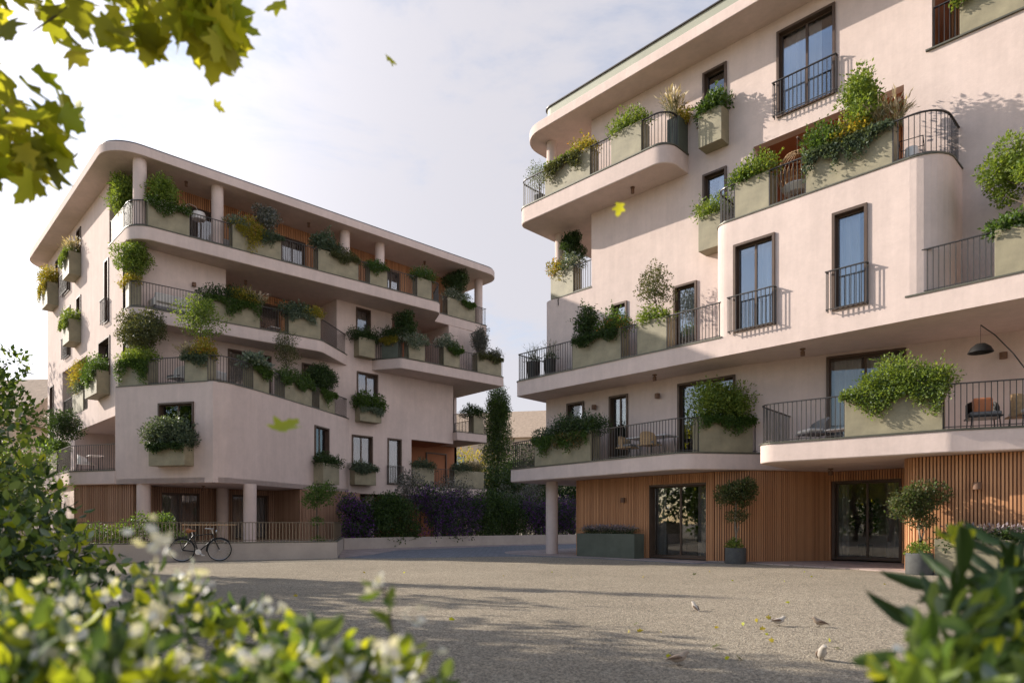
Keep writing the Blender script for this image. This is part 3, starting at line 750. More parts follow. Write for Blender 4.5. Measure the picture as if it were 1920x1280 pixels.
for k in range(len(bay) - 1):
    e = [a[k], a[k + 1], b[k + 1], b[k]]; m.hexa([(x, y, 9.895) for x, y in e], [(x, y, 9.93) for x, y in e])
m.build('coping', 'coping', BR)
railing(offset(bay, .07), 9.93, 1.03, BR, p3)
# ---- upper wall
panel(FM, -15.2, 4.5, 9.9, 16.05, [(-10.66, -9.88, 13.75, 15.58), (-10.66, -9.88, 10.45, 12.32), (-8.26, -6.66, 13.13, 15.64), (-9.0, -4.95, 9.93, 12.58), (-4.32, 1.5, 13.2, 15.8)], BR)
window(FM, -10.66, -9.88, 13.75, 15.58, BR, 0, 'r'); window(FM, -10.66, -9.88, 10.45, 12.32, BR, 0, 'r')
window(FM, -8.26, -6.66, 13.13, 15.64, BR, 1, 'lm'); juliet(FM, -8.33, -6.58, 13.1, BR)
m = MB()
for x0, x1, z0, z1 in ((-9.0, -4.95, 9.93, 12.58), (-4.32, 1.5, 13.2, 15.8)):
    m.box(x0 - .2, x0 - .001, M0 + .3, M0 + 2, z0, z1); m.box(x1 + .001, x1 + .2, M0 + .3, M0 + 2, z0, z1); m.box(x0 - .2, x1 + .2, M0 + 2, M0 + 2.2, z0, z1)
    m.box(x0 - .2, x1 + .2, M0 + .3, M0 + 2.2, z1 + .001, z1 + .2); m.box(x0 - .2, x1 + .2, M0 + .3, M0 + 2.2, z0 - .2, z0 - .001)
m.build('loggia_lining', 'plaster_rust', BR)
slats([(-8.95, M0 + 1.98), (-5.0, M0 + 1.98)], 9.95, 12.55, BR, [(1.2, 2.9, 9.9, 12.2)])
window(FY(M0 + 1.96), -7.75, -6.1, 9.95, 12.2, BR, 1, 'l', room=1.5)
slats([(-4.3, M0 + 1.98), (1.4, M0 + 1.98)], 13.25, 15.75, BR)
railing([(-4.3, M0 + .08), (1.4, M0 + .08)], 13.22, 1.03, BR, [((-3.72, M0), (-1.0, M0))])
m = MB(); m.box(-4.45, 1.5, M0 - .06, M0 + .25, 13.16, 13.2); m.build('coping', 'coping', BR)
m = MB(); m.box(-15.2, -14.9, 19.651, 24.5, 9.9, 16.05); m.build('wall', 'plaster', BR)
m = MB(); m.prism(rnd([(-17.65, 24.5), (-17.65, 19.351, .8), (-15.21, 19.351), (-15.21, 24.5)]), 9.6, 9.88); m.build('terrace_floor', 'concrete', BR)
lp = [(-17.65, 22.8), (-17.65, 19.351, .8), (-15.2, 19.351)]
pc = [((-17.3, 19.45), (-16.1, 19.38))]
m = MB(); q = rnd(lp); a, b = offset(q, -.025), offset(q, .2)
for k in range(len(q) - 1):
    e = [a[k], a[k + 1], b[k + 1], b[k]]; m.hexa([(x, y, 9.895) for x, y in e], [(x, y, 9.93) for x, y in e])
m.build('coping', 'coping', BR)
railing(offset(q, .07), 9.93, 1.03, BR, pc)
column(BR, -17.2, 19.9, 9.9, 12.6, .2)
p4 = [((-16.4, 18.12), (-14.3, 18.12)), ((-13.4, 18.12), (-12.2, 18.12)), ((-11.21, 18.75), (-11.21, 19.34))]
balcony(BR, [(-17.8, 24.2), (-17.8, 18.1, .4), (-11.2, 18.1, .55), (-11.2, 19.34)], [(-11.2, 24.2)], 12.6, 13.2, p4, [])
column(BR, -17.2, 19.4, 13.2, 16.06, .2)
balcony(BR, [(-18.1, 26), (-18.1, 18.45, 1.1), (4.8, 18.0)], [(4.8, 26)], 16.05, 16.4, (), None, .02, 'roof_slab', cop=False)
m = MB(); m.prism(rnd([(-17.05, 26), (-17.05, 18.75, .4), (4.7, 18.35)]) + [(4.7, 26)], 16.402, 16.95); m.build('roof_parapet', 'greenroof', BR)
m = MB(); m.prism(rnd([(-17.1, 26), (-17.1, 18.7, .4), (4.7, 18.3)]) + [(4.7, 26)], 16.952, 16.99); m.build('roof_edge', 'railmetal', BR)
for q in ((-17.6, 4.6, 24.6, 24.9, 0, 9.9), (-15.1, 4.6, 24.6, 24.9, 9.9, 16.04), (4.6, 4.9, 17.9, 24.9, 0, 16.04)): m = MB(); m.box(*q); m.build('wall', 'plaster', BR)
for x, y, z in ((-7.3, 18.75, 6.05), (-7.1, 20.3, 2.8), (-13, 18.8, 12.6), (-12, 18.6, 6.05)): spot(BR, (x, y, z))
for x, y, z in ((-15.05, 19.3, 5.45), (-12.35, 19.3, 5.5), (-15.05, 19.25, 8.35), (-13.6, 19.08, 2.0), (-3.17, 18.2, 2.05), (-3.05, 20.7, 5.45)): spot(BR, (x, y, z), False)
# ------------------------------------------------------------------ left building
BL = thing('apartment_building', 'shaded pinkish apartment building with wide overhanging roof and round columns, on the left', 'building', (-36, 17, 0), 0, None, False)
MX = -30.3; FL = FX(MX)
# ground floor
lt = [(-31.9, 6.5), (-29.45, 7.95), (-29.9, 8.8)]
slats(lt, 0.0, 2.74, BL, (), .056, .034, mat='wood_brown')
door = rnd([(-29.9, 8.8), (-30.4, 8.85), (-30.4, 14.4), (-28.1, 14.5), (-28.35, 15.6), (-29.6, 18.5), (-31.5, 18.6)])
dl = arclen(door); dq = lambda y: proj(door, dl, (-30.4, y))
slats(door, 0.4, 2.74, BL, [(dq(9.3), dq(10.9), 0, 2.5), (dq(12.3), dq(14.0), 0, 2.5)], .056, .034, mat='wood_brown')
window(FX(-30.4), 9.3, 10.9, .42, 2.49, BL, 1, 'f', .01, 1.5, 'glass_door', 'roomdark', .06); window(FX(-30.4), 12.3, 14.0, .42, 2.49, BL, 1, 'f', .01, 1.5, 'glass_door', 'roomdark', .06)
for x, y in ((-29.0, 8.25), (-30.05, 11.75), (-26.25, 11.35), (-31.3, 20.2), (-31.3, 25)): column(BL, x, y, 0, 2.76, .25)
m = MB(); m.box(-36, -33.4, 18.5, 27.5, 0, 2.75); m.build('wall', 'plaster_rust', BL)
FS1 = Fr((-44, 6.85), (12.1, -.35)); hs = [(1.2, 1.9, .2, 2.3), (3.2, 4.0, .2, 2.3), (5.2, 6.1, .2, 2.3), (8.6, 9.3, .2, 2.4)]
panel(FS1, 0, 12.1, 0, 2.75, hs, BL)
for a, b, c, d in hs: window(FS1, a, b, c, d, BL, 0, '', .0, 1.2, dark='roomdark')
# level one
s1 = [(-44.2, 8.2), (-44, 6.9, .3), (-37, 6.4), (-31.9, 6.3, .3), (-29.78, 7.42)]
balcony(BL, s1, [(-29.78, 9.2), (-44.2, 9.2)], 2.75, 3.3, [((-36.6, 6.42), (-34.6, 6.38))], [])
bayp = rnd([(-30.6, 9.9), (-29.8, 7.45, .05), (-25.62, 9.88, .7), (-26.48, 11.75), (-27.35, 13.3), (-28.6, 15.5), (-30.3, 18.3)], 8)
FBL = Fr((-29.8, 7.45), (4.18, 2.43))
a0 = FBL.hit(298, 757); a1 = FBL.hit(363, 756)
bl = arclen(bayp)
# bay walls: left face as a panel with a window, the rest as a path
iA = min(range(len(bayp)), key=lambda k: math.dist(bayp[k], (-29.8, 7.45)))
tang = next(k for k in range(iA + 9, len(bayp)) if abs((bayp[k][0] + 29.8) * FBL.t[1] - (bayp[k][1] - 7.45) * FBL.t[0]) > .02) - 1
sT = math.dist(bayp[tang], (-29.8, 7.45))
panel(FBL, 0, sT, 2.75, 6.6, [(a0[0], a1[0], 4.2, a0[1])], BL, 'plaster', .3, 'bay_wall')
window(FBL, a0[0], a1[0], 4.2, a0[1], BL, 1, 'r', .05, 2.0, dark='roomdark')
FBR = Fr((-26.48, 11.75), (-.87, 1.55)); w0 = FBR.hit(590, 797); w1 = FBR.hit(616, 800)
FBS = Fr((-27.35, 13.3), (-1.25, 2.2)); w0 = FBS.hit(590, 797); w1 = FBS.hit(616, 800)
m = MB(); iE = min(range(len(bayp)), key=lambda k: math.dist(bayp[k], (-27.35, 13.3)))
m.wallpath([FBL.p(sT)] + bayp[tang + 1:iE + 1], .3, 2.75, 6.6); m.build('bay_wall', 'plaster', BL, True)
m = MB(); m.wallpath(bayp[:iA + 1], .3, 2.75, 6.6); m.build('bay_wall', 'plaster', BL, True)
l2 = math.dist((-27.35, 13.3), (-28.6, 15.5))
FBT = Fr((-28.6, 15.5), (-1.7, 2.8)); l3 = math.hypot(1.7, 2.8)
wa, wb = FBT.hit(590, 797), FBT.hit(616, 800)
panel(FBS, 0, l2, 2.75, 6.6, [], BL, 'plaster', .3, 'bay_wall')
panel(FBT, 0, l3, 2.75, 6.6, [(wa[0], wb[0], 4.0, wa[1])], BL, 'plaster', .3, 'bay_wall')
window(FBT, wa[0], wb[0], 4.0, wa[1], BL, 1, '', .05, 1.2, dark='roomdark')
m = MB(); m.prism(bayp + [(-33, 18.3), (-33, 9.9)], 2.751, 2.95); m.build('soffit', 'plaster', BL)
m = MB(); m.prism(offset(bayp, .31) + [(-30.31, 17.5)], 6.3, 6.57); m.build('terrace_floor', 'concrete', BL)
tp = bayp[iA:]; m = MB(); a, b = offset(tp, -.025), offset(tp, .2)
for k in range(len(tp) - 1):
    e = [a[k], a[k + 1], b[k + 1], b[k]]; m.hexa([(x, y, 6.595) for x, y in e], [(x, y, 6.63) for x, y in e])
m.build('coping', 'coping', BL)
def onbay(px):                                     # point of the bay's edge seen at photo column px, level two
    best = None
    for k in range(iA, len(bayp) - 1):
        F = Fr(bayp[k], (bayp[k + 1][0] - bayp[k][0], bayp[k + 1][1] - bayp[k][1])); s, z = F.hit(px, 700)
        if -1e-6 <= s <= math.dist(bayp[k], bayp[k + 1]) + 1e-6: best = F.p(s, .06)
    return best
pbL = [(onbay(222), onbay(276)), (onbay(344), onbay(387)), (onbay(477), onbay(507)), (onbay(536), onbay(587)), (onbay(601), onbay(630))]
railing(offset(tp, .07), 6.63, 1.0, BL, pbL)
# main front, levels one to three
panel(FL, 18.3, 25.35, 2.75, 6.3, [(18.5, 19.73, 4.0, 5.8), (20.72, 21.6, 3.32, 5.82), (22.3, 25.36, 3.3, 5.9)], BL)
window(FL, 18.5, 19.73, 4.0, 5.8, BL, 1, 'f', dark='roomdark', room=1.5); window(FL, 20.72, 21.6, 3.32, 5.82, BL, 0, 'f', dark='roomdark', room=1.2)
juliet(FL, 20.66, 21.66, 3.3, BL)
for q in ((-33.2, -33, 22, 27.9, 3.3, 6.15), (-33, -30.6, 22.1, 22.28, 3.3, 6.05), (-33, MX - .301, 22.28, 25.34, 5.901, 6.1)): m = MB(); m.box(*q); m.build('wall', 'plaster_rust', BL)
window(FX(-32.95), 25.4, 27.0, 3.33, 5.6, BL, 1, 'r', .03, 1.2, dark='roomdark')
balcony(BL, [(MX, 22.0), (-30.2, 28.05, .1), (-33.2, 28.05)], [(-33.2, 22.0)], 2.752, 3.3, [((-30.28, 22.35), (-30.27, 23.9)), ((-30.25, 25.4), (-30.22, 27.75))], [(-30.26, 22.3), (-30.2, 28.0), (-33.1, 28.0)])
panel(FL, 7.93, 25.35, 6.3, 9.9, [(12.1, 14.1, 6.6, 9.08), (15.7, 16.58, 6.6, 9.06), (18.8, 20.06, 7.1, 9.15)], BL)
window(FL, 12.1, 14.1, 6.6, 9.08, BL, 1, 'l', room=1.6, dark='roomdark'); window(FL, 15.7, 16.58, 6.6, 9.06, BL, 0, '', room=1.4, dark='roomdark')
window(FL, 18.8, 20.06, 7.1, 9.15, BL, 1, 'f', room=1.4)
m = MB(); m.box(-33.5, MX - .301, 25.05, 25.34, 6.1, 9.4); m.build('wall', 'plaster', BL)
balcony(BL, [(MX, 25.34), (-29.95, 25.36), (-29.75, 27.6, .1), (-33, 27.8)], [(-33, 25.34)], 6.1, 6.6, [((-29.8, 26.6), (-29.75, 27.3))], [])
# level three
p3L = [((-29.22, 10.75), (-29.03, 13.0)), ((-28.87, 14.3), (-28.76, 15.85))]
p3R = [((-29.75, 19.95), (-28.92, 20.4)), ((-28.66, 20.95), (-28.6, 21.95)), ((-28.52, 23.2), (-28.46, 24.3)), ((-28.41, 25.6), (-28.33, 27.45))]
balcony(BL, [(-30.62, 7.9), (-29.45, 7.9, .5), (-28.72, 15.9, .7), (-30.3, 18.2)], [(-32.2, 18.2), (-32.2, 8.3), (-30.62, 8.3)], 9.35, 9.9, p3L, [])
panel(FL, 7.93, 21.0, 9.9, 12.65, [(12.0, 17.6, 9.9, 12.66), (18.75, 19.6, 10.55, 12.5)], BL)
window(FL, 18.75, 19.6, 10.55, 12.5, BL, 0, 'f', room=1.2)
for q in ((-32.2, MX - .301, 11.7, 11.99, 9.9, 12.64), (-32.2, MX - .301, 17.601, 17.9, 9.9, 12.64), (-32.4, MX - .3, 20.7, 20.99, 9.9, 12.64)): m = MB(); m.box(*q); m.build('wall', 'plaster', BL)
slats([(-32.2, 12), (-32.2, 17.6)], 9.92, 12.6, BL, [(1.0, 3.4, 9.9, 12.2)], .056, .034)
window(FX(-32.2), 13.0, 15.4, 9.95, 12.2, BL, 1, '', .02, 1.2, dark='roomdark', rec=.05)
m = MB(); m.box(-32.6, -32.4, 20.7, 27.3, 9.9, 12.64); m.build('wall', 'plaster_rust', BL)
balcony(BL, [(MX, 19.7), (-28.75, 20.5, .25), (-28.33, 27.65, .08), (-33, 28.0)], [(-33, 19.7)], 9.35, 9.898, p3R, [])
m = MB(); m.box(-32.4, -29.68, 24.5, 27.35, 9.9, 12.65); m.build('wall', 'plaster', BL)
# level four and roof
p4L = [((-32.45, 7.98), (-30.6, 7.95)), ((-29.28, 8.5), (-29.18, 10.05)), ((-29.06, 11.8), (-28.92, 13.95)), ((-28.8, 15.75), (-28.66, 17.85)), ((-28.62, 18.5), (-28.56, 19.5)), ((-28.42, 21.3), (-28.35, 22.2)), ((-29.66, 24.4), (-29.62, 26.5))]
balcony(BL, [(-32.62, 7.92), (-29.35, 7.9, .9), (-28.25, 22.75, .5), (-29.7, 23.5), (-29.62, 27.45, .05), (-33, 27.45)], [(-44, 27.45), (-44, 8.2), (-32.62, 8.2)], 12.65, 13.2, p4L, [])
ww = rnd([(-32.6, 8.2), (-31.6, 8.6), (-31.3, 9.2), (-31.3, 26.7), (-36, 26.7)])
wl_ = arclen(ww); wq = lambda y: proj(ww, wl_, (-31.3, y))
dr = [(10.7, 11.9), (15.1, 16.35), (21.05, 22.2)]
slats(ww, 13.2, 16.0, BL, [(wq(a), wq(b), 13, 15.45) for a, b in dr], .056, .036)
for a, b in dr: window(FX(-31.3), a, b, 13.22, 15.44, BL, 1, 'm', .02, 1.5, dark='room', rec=.06)
for y in (8.35, 11.45, 17.8, 19.9, 27.1): column(BL, -29.85 if y < 27 else -30.0, y, 13.2, 16.02, .25)
balcony(BL, [(-46.8, 28), (-46.8, 7.1, 1.5), (-29.4, 7.05, 1.3), (-28.72, 27.9, 1.1), (-46, 28)], [], 16.0, 16.38, (), None, .02, 'roof_slab', cop=False)
m = MB(); m.prism(offset(rnd([(-46.8, 27.5), (-46.8, 7.1, 1.5), (-29.4, 7.05, 1.3), (-28.72, 27.9, 1.1), (-46, 28)]), .06), 16.382, 16.45); m.build('roof_edge', 'railmetal', BL)
# side wall
FSd = FY(7.93)
sh = [(-38.45, -37.6, 14.2, 15.6), (-43.2, -42.4, 13.9, 15.45), (-41.3, -39.9, 13.1, 15.3), (-33.35, -32.7, 9.95, 12.7), (-41.0, -39.8, 9.75, 12.3), (-38.45, -37.6, 11.1, 12.3), (-34.3, -32.5, 7.6, 9.3), (-41.6, -36.3, 6.6, 9.15), (-38.9, -31.2, 3.3, 5.75), (-44.6, -43.7, 5.5, 8.8), (-44.3, -42.0, 3.3, 5.7)]
panel(FSd, -45.3, -30.3 - .001, 3.3, 13.2, sh, BL); panel(FSd, -45.3, -32.62, 13.2, 16.0, sh, BL)
for k in (0, 1, 2, 3, 4, 5, 6, 9): window(FSd, *sh[k], BL, 0, 'f' if k in (3, 6) else '', .04, 1.2, dark='roomdark', rec=.2)
m = MB()
for x0, x1, z0, z1 in (sh[7], sh[8], sh[10]):
    m.box(x0 - .2, x1 + .2, 10.2, 10.4, z0, z1); m.box(x0 - .2, x0 - .001, 8.23, 10.2, z0, z1); m.box(x0 - .2, x1 + .2, 8.23, 10.4, z1 + .001, z1 + .2); m.box(x0 - .2, x1 + .2, 8.23, 10.4, z0 - .2, z0 - .001)
m.build('loggia_lining', 'plaster', BL)
juliet(FSd, -41.35, -39.85, 13.05, BL); juliet(FSd, -33.45, -32.65, 9.9, BL); juliet(FSd, -41.05, -39.75, 9.7, BL)
railing([(-41.6, 8.0), (-36.3, 8.0)], 6.62, 1.0, BL, [((-39.5, 8.0), (-37.3, 8.0))])
for q in ((-45.3, -45.0, 8.231, 28, 0, 16.0), (-44.9, -33, 27.7, 27.9, 0, 12.6)): m = MB(); m.box(*q); m.build('wall', 'plaster', BL)
m = MB(); m.box(-44.9, -32.7, 8.24, 27.3, 12.5, 12.64); m.build('wall', 'plaster', BL)
for x, y, z in ((-30.3, 10.3, 16.0), (-30.2, 16, 16.0), (-30.0, 23, 16.0), (-31, 13.2, 12.65), (-29.4, 21.8, 12.65), (-28.6, 10.4, 2.75)): spot(BL, (x, y, z))
spot(BL, (-30.22, 10.6, 11.6), False)
# ------------------------------------------------------------------ ground
g = MB(); g.face([(-600, -600, 0), (600, -600, 0), (600, 600, 0), (-600, 600, 0)])
struct(g.build('ground', 'gravel'))
g = MB(); g.prism(rnd([(-22, 11.9), (-19.3, 12.2, 2), (-16.6, 17.0, 2), (-14.6, 17.8), (-10.0, 17.6)]) + [(-9.5, 18.6), (-15.5, 19), (-16.5, 33), (-25.9, 33), (-26.2, 15.5)], -0.05, 0.004)
struct(g.build('path', 'pave_blue'))
g = MB(); g.prism([(-26.4, 15.5), (-20.3, 11.9), (-21.5, 14.0), (-24.2, 17.0), (-24.6, 24.0), (-23.8, 33), (-25.9, 33)], -0.05, 0.009)
struct(g.build('pavement', 'pave_pink'))
g = MB(); g.prism(rnd([(-20.0, 26), (-20.0, 19.5, 2), (-18.2, 17.9, 1.5), (-14.0, 18.0), (-10.2, 17.9)]) + [(-10.0, 20), (-15.0, 20), (-15, 26)], -0.05, 0.013)
struct(g.build('porch', 'pave_pink'))
g = MB(); g.prism([(-10.2, 18.8), (-9.4, 18.95), (-4.4, 18.0), (4, 18.6), (4, 22), (-8, 22), (-10.0, 19.8)], -0.05, 0.03)
struct(g.build('entrance_step', 'pave_pink'))
# ------------------------------------------------------------------ planters and their plants, right building
def off(seg, d): 
    F = Fr(seg[0], (seg[1][0] - seg[0][0], seg[1][1] - seg[0][1])); return F.p(0, d), F.p(math.dist(*seg), d)
def pl(seg, z0, where, plants, h=1.04, depth=.5, mat='planter', look='olive metal planter box', lf=.085): planter(seg[0], seg[1], z0, h, depth, where, plants, mat, look, lf=lf)
Z1, Z2, Z3, Z4 = 3.33, 6.63, 9.93, 13.23
pl(p4[0], Z4, 'beside the thin column, right building top balcony', [('trail', .05, .8, .28, 'lf_olive', 'yellow green trailing plant', {'drop': .55, 'top': 'lf_light'}), ('bush', .75, 1.0, .45, 'lf_yellow', 'yellow flowering shrub')])
pl(p4[1], Z4, 'in the middle of the right building top balcony', [('bush', 0, 1, .55, 'lf_light', 'dense round light green shrub')])
pl(p4[2], Z4, 'on the rounded end of the right building top balcony', [('grass', -.6, .6, 1.0, 'lf_plume', 'pale feathery grass', {'dens': 1.6}), ('bush', .3, 1.5, .42, 'lf_yellow', 'golden yellow shrub')], depth=.42, mat='planter_dark', look='dark planter box')
pl(pc[0], Z3, 'in the open corner loggia, right building third floor', [('tree', .4, 1, 1.75, 'lf_dark', 'dark leafy small tree', {'r': .5, 'leaf': .08}), ('bush', 0, .4, .5, 'lf_yellow', 'orange yellow shrub', {'fl': 'lf_red'}), ('bush', .5, 1.1, .5, 'lf_silver', 'pale flowering shrub', {'fl': 'lf_white'})])
pl(((-10.57, 18.86), (-9.79, 18.86)), 12.97, 'under the highest narrow window of the right building', [('bush', -.05, 1.05, .55, 'lf_mid', 'dark glossy green shrub', {'leaf': .11})], h=1.06)
pl(((-10.57, 18.86), (-9.79, 18.86)), 9.72, 'hung on the wall left of the right building bay', [('bush', 0, 1, .5, 'lf_light', 'bright green leafy shrub')], h=1.06)
pl(p3[0], Z3, 'at the left of the bay terrace, right building', [('bush', 0, 1, .55, 'lf_light', 'loose bright green shrub'), ('bush', -.12, .5, .32, 'lf_mid', 'low green shrub')])
pl(p3[1], Z3, 'at the middle of the bay terrace, right building', [
    ('dome', .42, .86, 2.0, 'lf_light', 'tall upright light green shrub'), ('bush', 0, .35, .75, 'lf_mid', 'rounded green shrub'),
    ('grass', .25, .5, .75, 'lf_plume', 'short feathery grass', {'dens': 1.2}), ('grass', .68, 1.12, .95, 'lf_plume', 'tall feathery pampas grass', {'dens': 1.4}),
    ('bush', .33, .75, .5, 'lf_yellow', 'golden yellow shrub'), ('trail', .0, .42, .12, 'lf_blue', 'long blue green trailing plant', {'drop': .95}), ('trail', .48, .97, .15, 'lf_blue', 'shorter blue green trailing plant', {'drop': .55})])
pl(p2[0], Z2, 'on the right building second floor, in the shade', [('dome', .0, .42, 1.15, 'lf_dark', 'dark tall shrub'), ('trail', .05, .95, .25, 'lf_dark', 'dark spreading trailing plant', {'drop': .3}), ('bush', .6, 1.05, .62, 'lf_mid', 'shrub with orange tips', {'fl': 'lf_red'})], mat='planter')
pl(p2[1], Z2, 'beside the right building second floor balcony door', [('tree', .1, .9, 1.95, 'lf_olive', 'slim tree with an airy crown', {'r': .62, 'leaf': .075, 'dens': .5, 'lim': 12}), ('bush', 0, 1, .38, 'lf_light', 'low bright green shrub')])
pl(((-2.8, yf(-2.8) + .06), (-0.3, yf(-.3) + .06)), Z2, 'on the second floor balcony at the right picture edge', [('tree', .05, .6, 2.0, 'lf_light', 'windswept small tree with cloudlike clumps', {'r': 1.0, 'leaf': .075, 'dens': 1.7, 'lim': 8, 'lean': (-.1, 0), 'x': .45, 'cl': .3}), ('bush', -.04, .9, .35, 'lf_mid', 'glossy low shrub', {'leaf': .11, 'fl': 'lf_silver'})])
pl(p1[0], Z1, 'at the left end, right building first floor balcony', [('trail', 0, .98, .55, 'lf_mid', 'lush green trailing plant', {'drop': .62, 'top': 'lf_blue'}), ('bush', .45, 1.1, .68, 'lf_dark', 'dark green flowering shrub', {'fl': 'lf_silver'}), ('trail', .42, .9, .1, 'lf_olive', 'reddish trailing plant', {'drop': .5, 'fl': 'lf_red'})])
pl(p1[1], Z1, 'at the rounded corner, right building first floor balcony', [('dome', -.15, 1.12, 1.15, 'lf_light', 'large domed light green shrub'), ('trail', -.02, 1.05, .2, 'lf_mid', 'dark green hanging plant', {'drop': .5})])
pl(p1b[0], Z1, 'on the projecting balcony, right building first floor', [('bush', .22, 1.04, .72, 'lf_light', 'big bright green shrub', {'dens': 1.2}), ('trail', -.04, 1.04, .35, 'lf_light', 'white flecked trailing plant', {'drop': .58, 'fl': 'lf_silver', 'dens': 1.3})], lf=.075)
pl(((-3.72, M0 - .03), (-1.0, M0 - .03)), 13.21, 'in the top right loggia of the right building', [('trail', -.05, .7, .35, 'lf_light', 'light green plant with reddish tips', {'drop': .35, 'fl': 'lf_red'}), ('bush', .35, 1, .5, 'lf_dark', 'dark overhanging shrub')])
planter((-15.2, 18.5), (-12.66, 18.4), 0.013, .82, .55, 'standing by the timber wall right of the ground column', [('grass', 0, 1, .42, 'lf_lav', 'row of mauve lavender', {'dens': 2.6, 'blade': 'lf_dark'})], 'planter_dark', 'long dark green planter box')
planter((-3.9, 17.68), (2.6, 18.25), 0.0, .83, .5, 'along the timber wall at the right edge', [('grass', 0, .5, .45, 'lf_lav', 'row of pale mauve flowers', {'dens': 3, 'blade': 'lf_dark'}), ('bush', .03, .5, .2, 'lf_dark', 'low dark green shrub', {'fl': 'lf_silver'})], 'planter', 'long sunlit olive planter box')
def potted(px, py, r, h, top, label, tl, seed, cw, pot='pot'):
    c = P(px, py, 0); T = thing('plant_pot', label, 'plant pot', c, 0, 'round pots at the entrance'); m = MB()
    m.lathe([(0, 0), (r * .97, 0), (r, .03), (r, h - .03), (r * .97, h), (r * .88, h), (r * .86, h - .06), (0, h - .06)], (0, 0, 0), 28); m.build('bowl', pot, T, True)
    m = MB(); m.lathe([(0, h - .05), (r * .85, h - .05)], (0, 0, 0), 20); m.build('soil', 'soil', T)
    K = thing('small_tree', tl, 'tree', (c.x, c.y, h - .05), 0, 'standard trees in round pots'); H = top - h
    m = MB(); tips = []; m.tube([(0, 0, -.02), (.03, -.02, H * .2), (-.03, .02, H * .4), (.02, 0, H * .62), (.0, 0, H * .8)], [.035, .03, .027, .022, .012], 8)
    m.tube([(.02, -.01, H * .18), (.09, .03, H * .32), (.03, .02, H * .45)], [.016, .014, .012], 6); m.build('trunk', 'palebark', K, True)
    rr = np.random.default_rng(seed); cl = []
    dx, dy = (1 / S2, 1 / S2)
    for k in range(16):
        a = rr.uniform(-1, 1); b = rr.uniform(-1, 1); q = cw * .5
        cl.append((dx * a * q * .75, dy * a * q * .75 + b * .1, H * (.77 + .12 * rr.uniform(-1, 1)) + a * q * .28, q * .42, q * .42, q * .4))
    p, d = shell(cl, 4200, .14); p2, d2 = shell([(0, .02, H * .46, .27, .27, .16), (.12, .1, H * .47, .2, .2, .13)], 620); p3_, d3 = shell([(0, 0, .12, .2, .2, .16), (.08, -.1, .08, .16, .16, .12), (-.12, .02, .1, .18, .18, .15), (0, 0, .2, .16, .16, .14)], 720)
    o = link('crown', leafmesh('crown', [(p, d, .065, .04, 'd', 'lf_olive'), (p[:1500], d[:1500], .065, .045, 'd', 'lf_mid'), (p2, d2, .06, .035, 'd', 'lf_olive'), (p3_, d3, .06, .035, 'd', 'lf_light')])); setparent(o, K)
potted(1379, 1056, .3, .47, 2.6, 'round dark pot between the two glass doors', 'standard tree in the pot between the two glass doors', 3, 1.15)
potted(1724, 1076, .29, .5, 2.2, 'round grey pot right of the recessed entrance door', 'standard tree leaning left in the pot right of the entrance', 8, 1.25)
def pot_at(x, y, z, r, h, label, mat='pot'):
    T = thing('plant_pot', label, 'plant pot', (x, y, z)); m = MB()
    m.lathe([(0, 0), (r * .8, 0), (r, h), (r * .9, h), (r * .88, h - .05), (0, h - .05)], (0, 0, 0), 20); m.build('bowl', mat, T, True)
    return T
pot_at(-17.25, 18.75, 13.2, .24, .55, 'round pot at the far left tip of the top balcony, right building')
tree('small_tree', 'wispy grey green olive tree at the far left tip of the top balcony', 'tree', (-17.25, 18.75, 13.7), 1.35, .62, 1500, .06, 'lf_silver', 41, None, 1.0, .025, .5, .9, 'd', 12)
for k, (x, y, r, h, w) in enumerate(((-17.35, 18.5, .26, .75, 'nearest the balcony tip'), (-16.75, 18.8, .24, .8, 'beside the wall'))):
    pot_at(x, y, 6.6, r, h, 'tall dark pot on the shaded second floor balcony tip, ' + w, 'black')
    A, B_ = blades(.4, .4, .9, 60, .4); p, d = shell([(.2, .2, .1, .25, .25, .18)], 260)
    place('ornamental_grass', [(np.concatenate(A), np.concatenate(B_), .15, .012, 'd', 'lf_olive'), (p, d, .08, .04, 'd', 'lf_dark')], 'thin stemmed plant in tall dark pot ' + w, 'plant', (x - .2, y - .2, 6.6 + h - .05))
# ------------------------------------------------------------------ planters and plants, left building
w = 'left building top terrace'
pl(p4L[0], Z4, 'at the sunlit left end, ' + w, [('dome', .1, 1.02, 1.7, 'lf_light', 'tall feathery yellow green shrub', {'leaf': .1})])
pl(p4L[1], Z4, 'between the first two columns, ' + w, [('dome', 0, .78, 1.15, 'lf_light', 'lush light green shrub', {'leaf': .1}), ('trail', 0, 1, .35, 'lf_mid', 'white flowered trailing plant', {'drop': .45, 'fl': 'lf_white'})])
pl(p4L[2], Z4, 'right of the second column, ' + w, [('bush', -.03, .25, .5, 'lf_silver', 'silvery shrub'), ('trail', .08, .62, .5, 'lf_yellow', 'yellow cascading plant', {'drop': .95, 'top': 'lf_yellow'}), ('tree', .5, 1, 1.35, 'lf_grey', 'dark grey leafed small tree', {'r': .62, 'leaf': .09}), ('trail', .55, 1.02, .25, 'lf_blue', 'grey green hanging plant', {'drop': .5})])
pl(p4L[3], Z4, 'left of the third column, ' + w, [('bush', -.03, .5, .75, 'lf_blue', 'leafy grey green shrub', {'leaf': .11}), ('trail', .3, 1.0, .4, 'lf_olive', 'olive green drooping plant', {'drop': .35})])
pl(p4L[4], Z4, 'right of the third column, ' + w, [('trail', -.05, 1, .35, 'lf_mid', 'green hanging plant with pale flowers', {'drop': .45, 'fl': 'lf_silver'})])
pl(p4L[5], Z4, 'near the rounded right end, ' + w, [('bush', -.15, 1.1, .65, 'lf_mid', 'rounded pale green shrub', {'fl': 'lf_silver'})])
